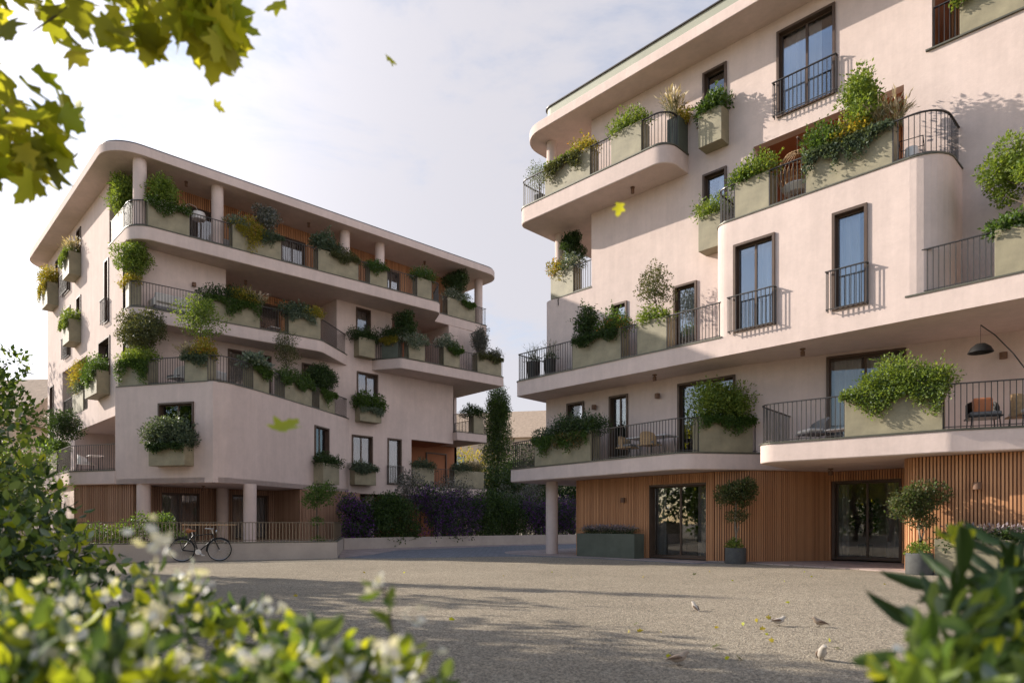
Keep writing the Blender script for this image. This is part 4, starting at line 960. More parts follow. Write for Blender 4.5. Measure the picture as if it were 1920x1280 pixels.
pl(p4L[6], Z4, 'beside the last column, ' + w, [('tree', 0, .8, 2.0, 'lf_dark', 'small tree with a flat dark crown', {'r': .85, 'leaf': .1, 'lim': 7}), ('bush', 0, .75, .62, 'lf_silver', 'silvery spilling shrub', {'fl': 'lf_white'}), ('trail', .5, .95, .1, 'lf_mid', 'small hanging plant', {'drop': .3})])
w = 'left building long third floor balcony'
pl(((-30.55, 7.95), (-29.75, 7.93)), Z3, 'at the sunlit left end, ' + w, [('tree', 0, .9, 1.65, 'lf_light', 'sunlit bushy small tree', {'r': .8, 'leaf': .09, 'dens': 1.6}), ('bush', 0, 1, .35, 'lf_yellow', 'low yellow shrub')], depth=.45)
pl(p3L[0], Z3, 'in the middle, ' + w, [('trail', -.05, 1, .55, 'lf_mid', 'long green trailing plant', {'drop': .75, 'top': 'lf_dark'}), ('bush', .55, .9, .7, 'lf_yellow', 'orange tinted shrub'), ('grass', .65, 1.15, .8, 'lf_plume', 'fluffy white plumed grass', {'dens': 1.6})])
pl(p3L[1], Z3, 'near the slanted right end, ' + w, [('bush', -.1, .7, .62, 'lf_blue', 'blue green shrub', {'leaf': .1}), ('bush', .6, 1.05, .55, 'lf_yellow', 'yellow green shrub'), ('trail', 0, .8, .2, 'lf_silver', 'pale drooping plant', {'drop': .4})])
w = 'left building far right third floor balcony'
pl(p3R[0], Z3, 'on the slanted end, ' + w, [('bush', .1, 1.1, .75, 'lf_dark', 'very dark shrub'), ('trail', 0, 1, .2, 'lf_yellow', 'yellow tipped hanging plant', {'drop': .3})], mat='planter_dark')
pl(p3R[1], Z3, 'second from the left, ' + w, [('tree', -.6, .5, 1.7, 'lf_dark', 'dark round headed small tree', {'r': .62, 'leaf': .1, 'th': .6}), ('trail', -.3, 1.1, .55, 'lf_silver', 'pale flowering trailing plant', {'drop': .45, 'fl': 'lf_white'})])
pl(p3R[2], Z3, 'third from the left, ' + w, [('bush', -.2, .7, .6, 'lf_silver', 'white flowered shrub', {'fl': 'lf_white'}), ('trail', .2, 1.15, .35, 'lf_mid', 'green spilling plant', {'drop': .35})])
pl(p3R[3], Z3, 'at the right end, ' + w, [('dome', -.05, .5, 1.9, 'lf_grey', 'tall conical grey shrub'), ('trail', 0, 1, .3, 'lf_olive', 'olive yellow spilling plant', {'drop': .3}), ('bush', .65, .95, .5, 'lf_grey', 'thin dark flowering shrub')])
w = 'left building angular second floor terrace'
pl(pbL[0], Z2, 'at the left end, ' + w, [('tree', .1, 1, 2.1, 'lf_olive', 'dome shaped small tree', {'r': .95, 'leaf': .09, 'dens': 2.0, 'th': .72}), ('trail', -.05, 1.08, .55, 'lf_mid', 'dense bright trailing plant', {'drop': .85, 'top': 'lf_light', 'dens': 1.3})], h=1.0)
pl(pbL[1], Z2, 'near the prow, ' + w, [('tree', .1, .8, 2.3, 'lf_light', 'airy yellow green small tree', {'r': .9, 'leaf': .09, 'dens': .6, 'lim': 12, 'th': .85}), ('grass', -.4, .5, .75, 'lf_plume', 'arching feathery grass', {'dens': 1.5}), ('bush', .35, 1.1, .55, 'lf_yellow', 'yellow and orange shrub', {'fl': 'lf_red'}), ('trail', 0, 1.02, .3, 'lf_blue', 'blue green drooping plant', {'drop': .35})], h=1.0, mat='planter')
pl(pbL[2], Z2, 'in front of the wide door, ' + w, [('trail', 0, 1, .3, 'lf_mid', 'grassy cascading plant', {'drop': .5}), ('bush', -.1, .8, .5, 'lf_silver', 'spiky silver plant', {'leaf': .18, 'dens': .5})], h=1.0)
pl(pbL[3], Z2, 'on its long side, ' + w, [('tree', -.1, .6, 2.3, 'lf_olive', 'tall thin feathery shrub', {'r': .6, 'leaf': .07, 'dens': .45, 'lim': 14}), ('trail', -.15, 1, .45, 'lf_mid', 'bushy trailing plant', {'drop': .35, 'fl': 'lf_silver'})], h=1.0)
pl(pbL[4], Z2, 'at the far right end, ' + w, [('dome', -.35, 1.15, 1.3, 'lf_dark', 'dark dome shaped shrub'), ('trail', .05, .95, .1, 'lf_mid', 'dark green cascade', {'drop': .7})], h=1.0)
w = 'on the left building front'
pl(((-29.79, 18.6), (-29.79, 19.57)), 9.87, 'under the third floor window ' + w, [('bush', -.35, 1.35, .55, 'lf_dark', 'dark spreading shrub')], h=.98)
pl(((-29.79, 18.66), (-29.79, 19.97)), 6.5, 'under the brightly lit window ' + w, [('bush', -.1, 1.1, .72, 'lf_mid', 'leafy shrub with pale flowers', {'fl': 'lf_silver', 'leaf': .12}), ('trail', 0, 1, .15, 'lf_silver', 'pale drooping flowers', {'drop': .3})], h=.72)
pl(((-29.79, 18.35), (-29.79, 19.63)), 3.18, 'under the first floor window ' + w, [('trail', -.05, 1.02, .4, 'lf_blue', 'grey green spilling plant', {'drop': .3, 'fl': 'lf_silver'})], h=.9)
b0, b1 = FBT.hit(592, 890), FBT.hit(627, 890)
s0_ = wa[0] - .1; q0 = FBT.p(s0_, -.5); q1 = FBT.p(wb[0] + .15, -.5)
pl((q0, q1), 3.05, 'hung below the small bay window, left building', [('bush', -.05, 1.1, .5, 'lf_dark', 'dark bushy shrub')], h=.98)
q0 = FBL.p(a0[0] - .02, -.5); q1 = FBL.p(a1[0] + .02, -.5)
pl((q0, q1), 3.38, 'hung below the large bay window, left building', [('bush', -.08, 1.08, 1.0, 'lf_blue', 'big bluish green shrub', {'fl': 'lf_silver', 'leaf': .1}), ('trail', 0, 1, .1, 'lf_dark', 'dark drooping plant', {'drop': .22})], h=.82)
w = 'on the sunlit left building side'
for x0, x1, z, h, wh, q in ((-38.9, -37.55, 13.2, 1.1, 'high up, near the tall window ', [('grass', 0, 1, .9, 'lf_plume', 'pale feathery grass', {'dens': 1.3}), ('trail', 0, .9, .3, 'lf_light', 'light green hanging plant', {'drop': .6})]),
                            (-44.0, -42.5, 12.9, 1.2, 'high up, by the far corner ', [('trail', 0, 1, 1.0, 'lf_yellow', 'golden overhanging shrub', {'drop': .7})]),
                            (-38.9, -37.55, 9.95, 1.1, 'on the middle floor ', [('trail', 0, 1, .6, 'lf_light', 'bright green shrub', {'drop': .4})]),
                            (-34.5, -32.5, 6.75, 1.0, 'long, under the wide window ', [('trail', 0, 1, .65, 'lf_mid', 'thick green shrub', {'drop': .6})]),
                            (-44.6, -43.7, 4.3, 1.2, 'lowest, by the far corner ', [('bush', 0, 1, .6, 'lf_mid', 'small green shrub')])):
    pl(((x0, 7.42), (x1, 7.42)), z, wh + w, q, h=h, mat='planter')
pl(((-39.5, 7.95), (-37.3, 7.95)), Z2, 'inside the side loggia ' + w, [('dome', 0, 1.1, 1.6, 'lf_yellow', 'large golden green shrub', {'dens': .6}), ('bush', .2, .9, .6, 'lf_silver', 'pale grassy shrub')])
pl(((-36.6, 6.42), (-34.6, 6.38)), Z1, 'on the shaded side balcony, left building', [('bush', 0, 1, .6, 'lf_mid', 'glossy dark green shrub'), ('tree', .3, 1.2, 1.9, 'lf_dark', 'flat topped dark small tree', {'r': .9, 'leaf': .09, 'lean': (.3, 0)})], mat='planter')
w = 'far right of the left building'
pl(((-29.8, 26.55), (-29.75, 27.3)), Z2, 'on the small balcony, ' + w, [('bush', -.6, 1.1, .75, 'lf_dark', 'dark rounded shrub')])
pl(((-30.28, 22.35), (-30.27, 23.9)), 3.31, 'left in the loggia, ' + w, [('bush', 0, 1, .5, 'lf_blue', 'grey green shrub')])
pl(((-30.25, 25.4), (-30.22, 27.75)), 3.31, 'right in the loggia, ' + w, [('bush', 0, .45, .55, 'lf_blue', 'leafy green shrub'), ('grass', .35, 1.05, .75, 'lf_plume', 'straw coloured feathery grass', {'dens': 2})])
# ------------------------------------------------------------------ low terrace, hedge and planting beyond
def boxes(name, mat, parent, L):
    for q in L:
        m = MB(); m.box(*q); m.build(name, mat, parent)
g = MB(); g.prism([(-23.9, 2.7), (-20.3, 11.5), (-26.3, 15.4), (-31, 18.3), (-31, 8.9), (-29.6, 7.95), (-31.8, 6.6), (-31.8, 2.7)], -0.05, 0.4); struct(g.build('terrace', 'pave_pink'))
T = thing('garden_wall', 'low beige wall with a thin metal railing in front of the left building', 'wall', (-22, 7.2, 0), 0, None, False)
wpth = [(-24.2, 1.98), (-22.04, 7.19), (-20.16, 11.73), (-26.3, 15.62)]
m = MB(); m.wallpath(wpth, .25, 0, .55); m.build('wall', 'concrete', T)
m = MB(); m.wallpath(offset(wpth, -.015), .28, .551, .585); m.build('coping', 'coping', T)
railing(offset(wpth, .12), .585, .64, T, (), 'railing', .105, 'brass', .05)
T = thing('garden_wall', 'low pale retaining wall below the purple hedge', 'wall', (-26, 23, 0), 0, None, False)
m = MB(); m.wallpath(rnd([(-26.32, 15.66), (-26.2, 24, 8), (-24.6, 32, 4), (-19.5, 37.5)]), .3, 0, .52); m.build('wall', 'concrete', T)
def clumpline(pts, r, n, zlo, zhi, jit=.35):
    out = []
    L = arclen(pts)
    for _ in range(n):
        x, y = at_len(pts, L, RNG.uniform(0, L[-1])); z = RNG.uniform(zlo, zhi)
        k = r * RNG.uniform(.7, 1.2); out.append((x + RNG.normal() * jit, y + RNG.normal() * jit, z, k, k, k))
    return out
def ground_shrub(name, cl, n, lab, cat, mats, leaf=.1, group=None, stem=True):
    c = np.array(cl); b = Vector((c[:, 0].mean(), c[:, 1].mean(), 0))
    T = thing(name, lab, cat, b, 0, group, False)
    g = []
    for mt, fr, lf in mats:
        p, d = shell(cl, int(n * fr), .16); g.append((p, d, lf, lf * .6, 'd', mt))
    o = link('foliage', leafmesh('foliage', g)); setparent(o, T)
    if stem:
        m = MB()
        for k in range(0, len(cl), max(1, len(cl) // 7)):
            q = cl[k]; m.tube([(b.x + (q[0] - b.x) * .75, b.y + (q[1] - b.y) * .75, 0), (b.x + (q[0] - b.x) * .85, b.y + (q[1] - b.y) * .85, q[2] * .5), (q[0], q[1], q[2])], [.03, .022, .01], 6)
        m.build('stems', 'bark', T, True)
    return T
hx = -26.95
H = lambda a, b: [(hx, a), (hx, b)]
gp = 'hedge shrubs along the low wall'
gu = [('lf_dark', .8, .11), ('lf_mid', .25, .1)]
pu = [('lf_dark', .6, .11), ('lf_purple', .55, .08)]
ground_shrub('bougainvillea', clumpline(H(16.1, 17.2), .42, 26, .7, 2.2, .2), 7000, 'purple flowering bush at the left end of the hedge', 'shrub', pu, group=gp)
ground_shrub('hedge', clumpline(H(17.2, 19.6), .5, 46, .65, 2.3, .28), 12000, 'dark green hedge between the two left purple bushes', 'hedge', gu, group=gp)
ground_shrub('bougainvillea', clumpline(H(20.4, 24.0), .55, 62, .65, 2.6, .3) + clumpline([(-26.4, 22), (-26.3, 23.2)], .3, 8, .45, .9, .12), 15000, 'largest purple bush, spilling over the middle of the wall', 'shrub', pu, group=gp)
ground_shrub('hedge', clumpline(H(24.0, 27.6), .55, 62, .65, 2.5, .3), 15000, 'dark green hedge right of the largest purple bush', 'hedge', gu, group=gp)
ground_shrub('bougainvillea', clumpline([(-26.6, 27.6), (-25.5, 31)], .5, 48, .65, 2.4, .25) + clumpline([(-26, 28), (-25.5, 29.5)], .3, 8, .4, .8, .1), 12000, 'purple bush left of the round ground column', 'shrub', pu, group=gp)
ground_shrub('bougainvillea', clumpline([(-25, 32.5), (-21.5, 36)], .55, 50, .65, 2.8, .3), 12000, 'purple bush in the gap right of the round ground column', 'shrub', pu, group=gp)
gr = [('lf_grey', 1, .1), ('lf_lav', .16, .07)]
for a, b, z, t in ((20.0, 21.4, 3.6, 'leftmost grey leafed shrub rising above the hedge'), (22.4, 24.4, 3.5, 'grey leafed shrub before the straw coloured loggia grass'), (27.6, 30, 3.9, 'grey leafed shrub under the right building first floor tip')):
    ground_shrub('olive_shrub', clumpline([(-28.0, a), (-28.0, b)], .42, 22, 1.9, z, .25), 2600, t, 'shrub', gr, group='grey shrubs behind the hedge')
# trees beyond
def cypress(c, h, r, n, lab, mt='lf_dark', leaf=.13):
    cl = []
    for _ in range(90):
        z = RNG.uniform(.03, 1) ; rr = r * (1 - z ** 2.6) * RNG.uniform(.55, 1.0); a = RNG.uniform(0, 6.28)
        cl.append((math.cos(a) * rr * .75, math.sin(a) * rr * .75, z * h * .97, r * .42, r * .42, r * .8))
    T = thing('cypress_tree', lab, 'tree', c, 0, 'trees beyond the buildings')
    p, d = shell(cl, n, .2, .9); o = link('crown', leafmesh('crown', [(p, d, leaf, leaf * .5, 'd', mt), (p[::3] * .98, d[::3], leaf, leaf * .5, 'd', 'lf_mid')])); setparent(o, T)
    m = MB(); m.tube([(0, 0, -.1), (0, 0, h * .5), (0, 0, h * .9)], [.14, .1, .03], 8); m.build('trunk', 'bark', T, True)
cypress(P(934, 980 + 1.2 * FPX / 47, 0), 10.4, 1.6, 24000, 'tall narrow dark cypress between the two buildings')
gb = 'trees beyond the buildings'
def bt(px, t, h, r, lab, mt='lf_dark', n=3200, leaf=.2, seed=1, **k):
    tree('broadleaf_tree', lab, 'tree', V((px - 960) * t / FPX, t), h, r, n, leaf, mt, seed, gb, h * .72, None, None, .85, 'd', 12, **k)
bt(1010, 47, 6.6, 2.4, 'dark broad tree behind the round ground column', seed=3)
bt(1075, 50, 7.4, 2.6, 'dark tree at the corner of the timber wall', seed=4)
bt(960, 52, 7.5, 2.0, 'dark tree just right of the cypress', seed=5, mats2=('lf_mid', .3))
bt(893, 60, 9.2, 2.4, 'pale yellow tree seen through the left building loggia', 'lf_yellow', seed=6)
bt(870, 50, 5.0, 2.2, 'low dark tree behind the hedge, left building end', seed=7)
bt(1140, 56, 9, 3, 'dark tree hidden mostly by the right building', seed=8)
for k, (a, b, z, lab) in enumerate((((-2.5, 44), (1.5, 45), 4.6, 'dark shrub mass below the tall cypress'), ((1.5, 45), (5.5, 44), 4.4, 'dark shrub mass behind the round ground column'), ((5.0, 44), (9.5, 46), 4.8, 'dark shrub mass at the end of the timber wall'))):
    A, B_ = V(*a), V(*b); ground_shrub('shrub', clumpline([(A.x, A.y), (B_.x, B_.y)], .75, 44, .5, z, .5), 9000, lab, 'shrub', [('lf_dark', 1, .17), ('lf_mid', .12, .15)], group='dark shrubs beyond the hedge')
# left side trees (some stand outside the picture and shade the square)
bt(-75, 15.6, 6.3, 1.6, 'leafy maple at the left picture edge', 'lf_mid', 3000, .17, 11, mats2=('lf_light', .5))
bt(-262, 38.7, 17.5, 4.6, 'tall tree beside the sunlit left building side', 'lf_mid', 5500, .3, 12)
bt(60, 43, 5.8, 2.3, 'round bush tree against the tiled house, left edge', 'lf_olive', 3200, .18, 13, mats2=('lf_yellow', .25))
bt(18, 26, 4.6, 1.9, 'low tree in front of the left side balcony', 'lf_mid', 3000, .14, 14, mats2=('lf_light', .4))
gs = 'trees left of the square'
for k, (X, Y, h, r, n, lf) in enumerate(((-13, 11.1, 8.6, 2.3, 2600, .26), (-12.5, 8.4, 10.2, 2.7, 2300, .26), (-19.5, 14.8, 9.2, 3.0, 2300, .3), (-10.5, 7.3, 8.5, 1.8, 1500, .26), (-15.2, 15.4, 8.2, 2.3, 2400, .26), (-17.5, 11.4, 12.4, 2.6, 2600, .28))):
    tree('plane_tree', ('leafy plane tree left of the square, ' + ['second nearest the terrace', 'tallest of the row', 'farthest from the viewer', 'nearest the viewer', 'beside the slender cypress', 'broadest, rising above the rest'][k]), 'tree', V(X, Y), h, r, n, lf, 'lf_maple', 60 + k, gs, h * .75)
cypress(V(-14.8, 17.6), 9.6, .5, 1500, 'slender cypress just left of the picture', leaf=.2)
# trees across the street behind the viewer, seen only in the window panes
for k, (X, Y, h, r) in enumerate(((-27, 0, 10, 4.5), (-18, 4.5, 8, 3.4), (-31, 12, 11, 5), (-30, -9, 11, 5), (-37, 7, 12, 5.5), (-24, 13, 7.5, 3))):
    tree('broadleaf_tree', 'broad street tree reflected in the panes, ' + ['small', 'tall', 'leftmost', 'low', 'middle', 'rightmost'][k], 'tree', V(X, Y), h, r, 2600, .45, 'lf_mid', 90 + k, 'street trees behind the viewer', h * .7)
ground_shrub('hedge', clumpline([tuple(V(-44, -18))[:2], tuple(V(-31, 3))[:2], tuple(V(-26, 17))[:2], tuple(V(-23.5, 23))[:2]], 1.3, 130, .5, 4.2, .4), 9000, 'tall unseen hedge added left of the square to darken pane reflections', 'hedge', [('lf_dark', 1, .42), ('lf_mid', .3, .4)])  # out of view, added to block the bright horizon mirrored in the doors
# far houses
def house(lab, c, rz, L, W, hw, hr, wins=()):
    T = thing('house', lab, 'house', c, rz); m = MB(); m.box(-L / 2, L / 2, -W / 2, W / 2, 0, hw); m.build('wall', 'farwall', T)
    m = MB(); e = .5
    A = [(-L / 2 - e, -W / 2 - e, hw), (L / 2 + e, -W / 2 - e, hw), (L / 2 + e, W / 2 + e, hw), (-L / 2 - e, W / 2 + e, hw)]
    for q in (A[0:2] + [(L / 2 + e, 0, hw + hr), (-L / 2 - e, 0, hw + hr)], A[2:4] + [(-L / 2 - e, 0, hw + hr), (L / 2 + e, 0, hw + hr)], [A[0], (-L / 2 - e, 0, hw + hr), A[3]], [A[1], A[2], (L / 2 + e, 0, hw + hr)], A[::-1]): m.face(q)
    m.build('roof', 'rooftile', T)
    for x, z in wins:
        m = MB(); m.box(x - .6, x + .6, -W / 2 - .06, -W / 2 + .1, z, z + 1.5); o = m.build('window', 'bronze', T)
        m = MB(); m.box(x - .5, x + .5, -W / 2 - .075, -W / 2 - .061, z + .1, z + 1.4); m.build('pane', 'glass', o)
house('distant sandy house with a sloping tiled roof beyond the trees', V(3.5, 92), R(33), 26, 14, 12.2, 4.6, [(-9, 4), (-3, 4), (3, 4), (9, 4), (-9, 8.5), (-3, 8.5)])
house('tiled house beyond the trees at the left picture edge', V(-52, 62), R(40), 22, 12, 9.5, 5.0, [(-6, 3), (0, 3), (6, 3), (6, 6.4)])
# terrace plants
def bed(px0, px1, t, z1, lab, mats, n, zb=.4, r=.28):
    a, b = V((px0 - 960) * t / FPX, t), V((px1 - 960) * t / FPX, t)
    ground_shrub('shrub', clumpline([(a.x, a.y), (b.x, b.y)], r, 16, zb + .2, z1 - r, .15), n, lab, 'shrub', mats, group='shrubs on the ground terrace')
bed(262, 325, 22.9, 1.55, 'round green shrub behind the bicycle railing', [('lf_mid', 1, .08), ('lf_light', .4, .08)], 2400)
bed(190, 250, 22.4, 1.15, 'low bright shrub left of the round railing shrub', [('lf_light', 1, .08)], 1500)
bed(120, 195, 22.0, 1.25, 'low green shrub at the left end of the railing', [('lf_mid', 1, .08)], 1500)
c = PD(594, 1016, 24.3)
K = thing('small_tree', 'slim standard tree behind the right end of the terrace railing', 'tree', (c.x, c.y, .4)); m = MB()
m.tube([(0, 0, 0), (.03, .02, .5), (-.02, 0, 1.0), (.02, 0, 1.6)], [.04, .035, .028, .02], 8); m.build('trunk', 'bark', K, True)
p, d = shell([(.1, .1, 1.75, .42, .42, .34), (.25, .25, 1.98, .36, .36, .28), (-.15, -.15, 1.6, .32, .32, .25), (0, 0, 1.9, .4, .4, .3)], 1500); p2, d2 = shell([(0, 0, .85, .2, .2, .14), (.05, 0, .1, .26, .26, .2)], 420)
o = link('crown', leafmesh('crown', [(p, d, .09, .055, 'd', 'lf_mid'), (p2, d2, .08, .05, 'd', 'lf_mid')])); setparent(o, K)
# ------------------------------------------------------------------ bicycle
bd = Vector((1.88, 4.54, 0)).normalized(); bc = P(377, 1051.5, 0)
B = thing('bicycle', 'dark city bicycle with brown saddle leaning by the low wall', 'bicycle', (bc.x, bc.y, 0), math.atan2(bd.y, bd.x))
r = .345; wb = .53
for sx in (-wb, wb):
    m = MB(); ring = [(sx + r * math.cos(a), 0, r + .012 + r * math.sin(a)) for a in np.linspace(0, 2 * math.pi, 37)]
    m.tube([(sx + (r - .02) * math.cos(a), 0, r + .012 + (r - .02) * math.sin(a)) for a in np.linspace(0, 2 * math.pi, 37)], .009, 6, False)
    for k in range(18):
        a = k * 2 * math.pi / 18; m.tube([(sx, (.02 if k % 2 else -.02), r + .012), (sx + (r - .02) * math.cos(a), 0, r + .012 + (r - .02) * math.sin(a))], .0016, 4, False)
    m.tube([(sx, -.05, r + .012), (sx, .05, r + .012)], .022, 10); o = m.build('wheel', 'chrome', B, True)
    m = MB(); m.tube(ring, .017, 8, False); m.build('tyre', 'rubber', o, True)
    m = MB(); a0, a1 = (R(10), R(200)) if sx < 0 else (R(40), R(190))
    m.tube([(sx + (r + .03) * math.cos(a), 0, r + .012 + (r + .03) * math.sin(a)) for a in np.linspace(a0, a1, 16)], .018, 6); m.build('mudguard', 'black', B, True)
m = MB(); zc = r + .012; bb = (-.08, 0, .29); st = (-.23, 0, .80); hd = (.33, 0, .86); hl = (.37, 0, .72)
for q in ((bb, st), (bb, hl), (st, hd), (st, (-wb, .05, zc)), (st, (-wb, -.05, zc)), (bb, (-wb, .05, zc)), (bb, (-wb, -.05, zc)), (hd, hl), (hl, (.42, .05, .6)), ((.42, .05, .6), (wb, .05, zc)), (hl, (.42, -.05, .6)), ((.42, -.05, .6), (wb, -.05, zc))): m.tube(q, .017, 8)
m.build('frame', 'black', B, True)
m = MB(); m.tube([st, (-.27, 0, .93)], .013, 8); m.build('seat_post', 'chrome', B, True)
m = MB(); m.tube([(-.42, 0, .95), (-.36, 0, .965), (-.25, 0, .955), (-.14, 0, .96)], [.05, .085, .04, .02], 10); m.build('saddle', 'leather', B, True)
m = MB(); m.tube([hd, (.31, 0, 1.0)], .013, 8); m.tube([(.12, -.28, 1.03), (.3, -.24, 1.02), (.36, -.08, 1.03), (.33, 0, 1.0), (.36, .08, 1.03), (.3, .24, 1.02), (.12, .28, 1.03)], .012, 8); m.build('handlebar', 'chrome', B, True)
m = MB(); m.tube([(.42, 0, .93), (.46, 0, .93)], [.05, .06], 10); m.build('headlight', 'chrome', B, True)
m = MB(); m.tube([(bb[0], -.045, bb[2]), (bb[0], -.03, bb[2])], .09, 18); m.tube([(bb[0], -.06, bb[2]), (bb[0] + .14, -.07, bb[2] - .1)], .012, 6); m.tube([(bb[0], .06, bb[2]), (bb[0] - .14, .07, bb[2] + .1)], .012, 6); m.box(bb[0] + .09, bb[0] + .19, -.15, -.06, bb[2] - .115, bb[2] - .09); m.build('crank', 'chrome', B)
m = MB(); m.tube([(-wb - .18, .06, .77), (-.33, .06, .77)], .008, 6); m.tube([(-wb - .18, -.06, .77), (-.33, -.06, .77)], .008, 6); m.tube([(-wb - .1, .06, .77), (-wb, .05, zc)], .007, 6); m.tube([(-wb - .1, -.06, .77), (-wb, -.05, zc)], .007, 6)
for k in range(5): m.tube([(-wb - .16 + k * .08, -.06, .772), (-wb - .16 + k * .08, .06, .772)], .006, 6)
m.build('luggage_rack', 'black', B, True)
# ------------------------------------------------------------------ balcony furniture
def legs4(T, L, D, h, mat='black', r=.014):
    for x in (-L / 2, L / 2):
        for y in (-D / 2, D / 2):
            m = MB(); m.tube([(x * 1.1, y * 1.1, 0), (x, y, h)], r, 8); m.build('leg', mat, T, True)
def chair(name, lab, x, y, z, rz, mat='rattan', cush='fabric_grey', w=.56, back=.82, sh=.42, cat='chair', pillow=None):
    T = thing(name, lab, cat, (x, y, z), rz)
    m = MB(); m.box(-w / 2, w / 2, -w / 2, w / 2, sh - .04, sh); m.build('seat', mat, T, False, .01)
    m = MB(); m.box(-w / 2 + .02, w / 2 - .02, -w / 2 + .02, w / 2 - .06, sh + .001, sh + .09); m.build('cushion', cush, T, True, .03)
    m = MB(); n = 13
    pth = [(w / 2 * math.cos(a) * 1.02, w * .1 + w * .42 * math.sin(a)) for a in np.linspace(0, math.pi, n)]
    for k in range(n - 1):
        q = [pth[k], pth[k + 1]]; hz = lambda k: sh + .22 + (back - sh - .22) * math.sin(math.pi * k / (n - 1)) ** .7
        a, b = pth[k], pth[k + 1]; i, j = (a[0] * .93, a[1] - .03), (b[0] * .93, b[1] - .03)
        m.hexa([(*a, sh - .04), (*b, sh - .04), (*j, sh - .04), (*i, sh - .04)], [(*a, hz(k)), (*b, hz(k + 1)), (*j, hz(k + 1)), (*i, hz(k))])
    m.build('backrest', mat, T)
    legs4(T, w * .8, w * .8, sh - .04)
    if pillow:
        m = MB(); m.box(-.2, .2, .0, .13, sh + .1, sh + .46); m.build('pillow', pillow, T, True, .05)
    return T
def table(name, lab, x, y, z, rz, L, D, h, mat='black', top='white'):
    T = thing(name, lab, 'table', (x, y, z), rz); m = MB(); m.box(-L / 2, L / 2, -D / 2, D / 2, h - .035, h); m.build('tabletop', top, T, False, .01)
    legs4(T, L * .85, D * .8, h - .036, mat); return T
def lounger(lab, x, y, z, rz, mat='fabric_white', name='sofa', L=1.5):
    T = thing(name, lab, 'sofa', (x, y, z), rz)
    m = MB(); m.box(-L / 2, L / 2, -.38, .38, .14, .26); m.build('base', 'fabric_grey', T, False, .02)
    m = MB(); m.box(-L / 2 + .03, L / 2 - .03, -.36, .3, .261, .42); m.build('seat_cushion', mat, T, True, .04)
    m = MB(); m.box(-L / 2, L / 2, .22, .4, .421, .8); m.build('backrest', mat, T, True, .05)
    for s in (-1, 1):
        m = MB(); m.box(s * L / 2 - .06, s * L / 2 + .06, -.38, .38, .262, .58); m.build('armrest', mat, T, True, .03)
    legs4(T, L * .9, .6, .139); return T
chair('armchair', 'rattan dining chair left of the first floor table, right building', -12.9, 18.35, 3.3, R(95))
chair('armchair', 'rattan dining chair right of the first floor table, right building', -11.9, 18.15, 3.3, R(180))
table('dining_table', 'white dining table behind the first floor railing, right building', -12.2, 18.75, 3.3, 0, 1.5, .8, .74)
chair('lounge_chair', 'pale cushioned lounge chair left of the white flecked planter', -6.9, 18.55, 3.3, R(-40), 'fabric_grey', 'fabric_white', .72, .78, .34)
table('side_table', 'low white footstool table beside the pale lounge chair', -6.2, 18.25, 3.3, 0, .55, .45, .34, 'black', 'fabric_white')
chair('lounge_chair', 'woven chair with an orange pillow on the projecting balcony', -3.15, 18.75, 3.3, R(20), 'black', 'fabric_grey', .66, .82, .38, 'chair', 'fabric_orange')
chair('lounge_chair', 'woven rattan lounge chair seen at the far right railing', -2.25, 18.95, 3.3, R(120), 'rattan', 'fabric_white', .8, .84, .36)
T = thing('floor_lamp', 'black arched floor lamp with a dome shade on the projecting balcony', 'lamp', (-1.75, 18.75, 3.3), 0)
m = MB(); m.lathe([(0, 0), (.22, 0), (.22, .03), (.03, .04), (0, .04)], (0, 0, 0), 20); m.build('base', 'black', T, True)
m = MB(); m.tube([(0, 0, .03), (-.35, -.05, .9), (-.82, -.1, 1.75), (-1.15, -.14, 2.22), (-1.42, -.16, 2.5)], .013, 8); m.build('pole', 'black', T, True)
m = MB(); m.tube([(-1.42, -.16, 2.5), (-1.42, -.16, 2.05)], .004, 6); m.build('cord', 'black', T)
m = MB(); m.lathe([(.03, 0), (.1, 0), (.2, -.08), (.26, -.2), (.25, -.2), (.19, -.085), (.09, -.02), (.03, -.02)], (-1.42, -.16, 2.06), 24); m.build('lamp_shade', 'black', T, True)
T = thing('hanging_chair', 'wicker egg chair hanging from its stand on the bay terrace', 'chair', (-7.45, 18.75, 9.9), 0)
m = MB(); m.lathe([(0, 0), (.4, 0), (.4, .04), (.03, .05), (0, .05)], (.1, .5, 0), 24); m.build('base', 'black', T, True)
m = MB(); m.tube([(.1, .5, .04), (.15, .55, .9), (.12, .5, 1.7), (.05, .25, 2.05), (0, 0, 2.1)], .028, 8); m.build('stand', 'bronze', T, True)
m = MB(); m.tube([(0, 0, 2.1), (0, 0, 1.72)], .008, 6); m.build('chain', 'bronze', T)
m = MB()
for k in range(22):
    a = 2 * math.pi * k / 22
    if math.sin(a) < -.55: q = [(1.72, .02), (1.6, .28), (1.4, .44)]
    else: q = [(1.72, .02), (1.6, .28), (1.4, .44), (1.1, .52), (.8, .47), (.55, .28), (.48, .05)]
    m.tube([(math.cos(a) * rr, math.sin(a) * rr, z) for z, rr in q], .009, 5)
for z, rr in ((1.55, .33), (1.4, .44), (.8, .47), (.6, .33)): m.tube([(math.cos(a) * rr, math.sin(a) * rr, z) for a in np.linspace(0, 2 * math.pi, 25)], .01, 5, False)
m.build('shell', 'rattan', T, True)
m = MB(); m.lathe([(0, .5), (.3, .52), (.42, .68), (.36, .74), (0, .7)], (0, 0, 0), 18); m.build('cushion', 'fabric_white', T, True)
T = thing('side_table', 'thin wire framed side table on the bay terrace rounded end', 'table', (-4.55, 18.45, 9.9), R(10)); m = MB()
for x in (-.25, .25):
    for y in (-.25, .25): m.tube([(x, y, 0), (x, y, .62)], .009, 6)
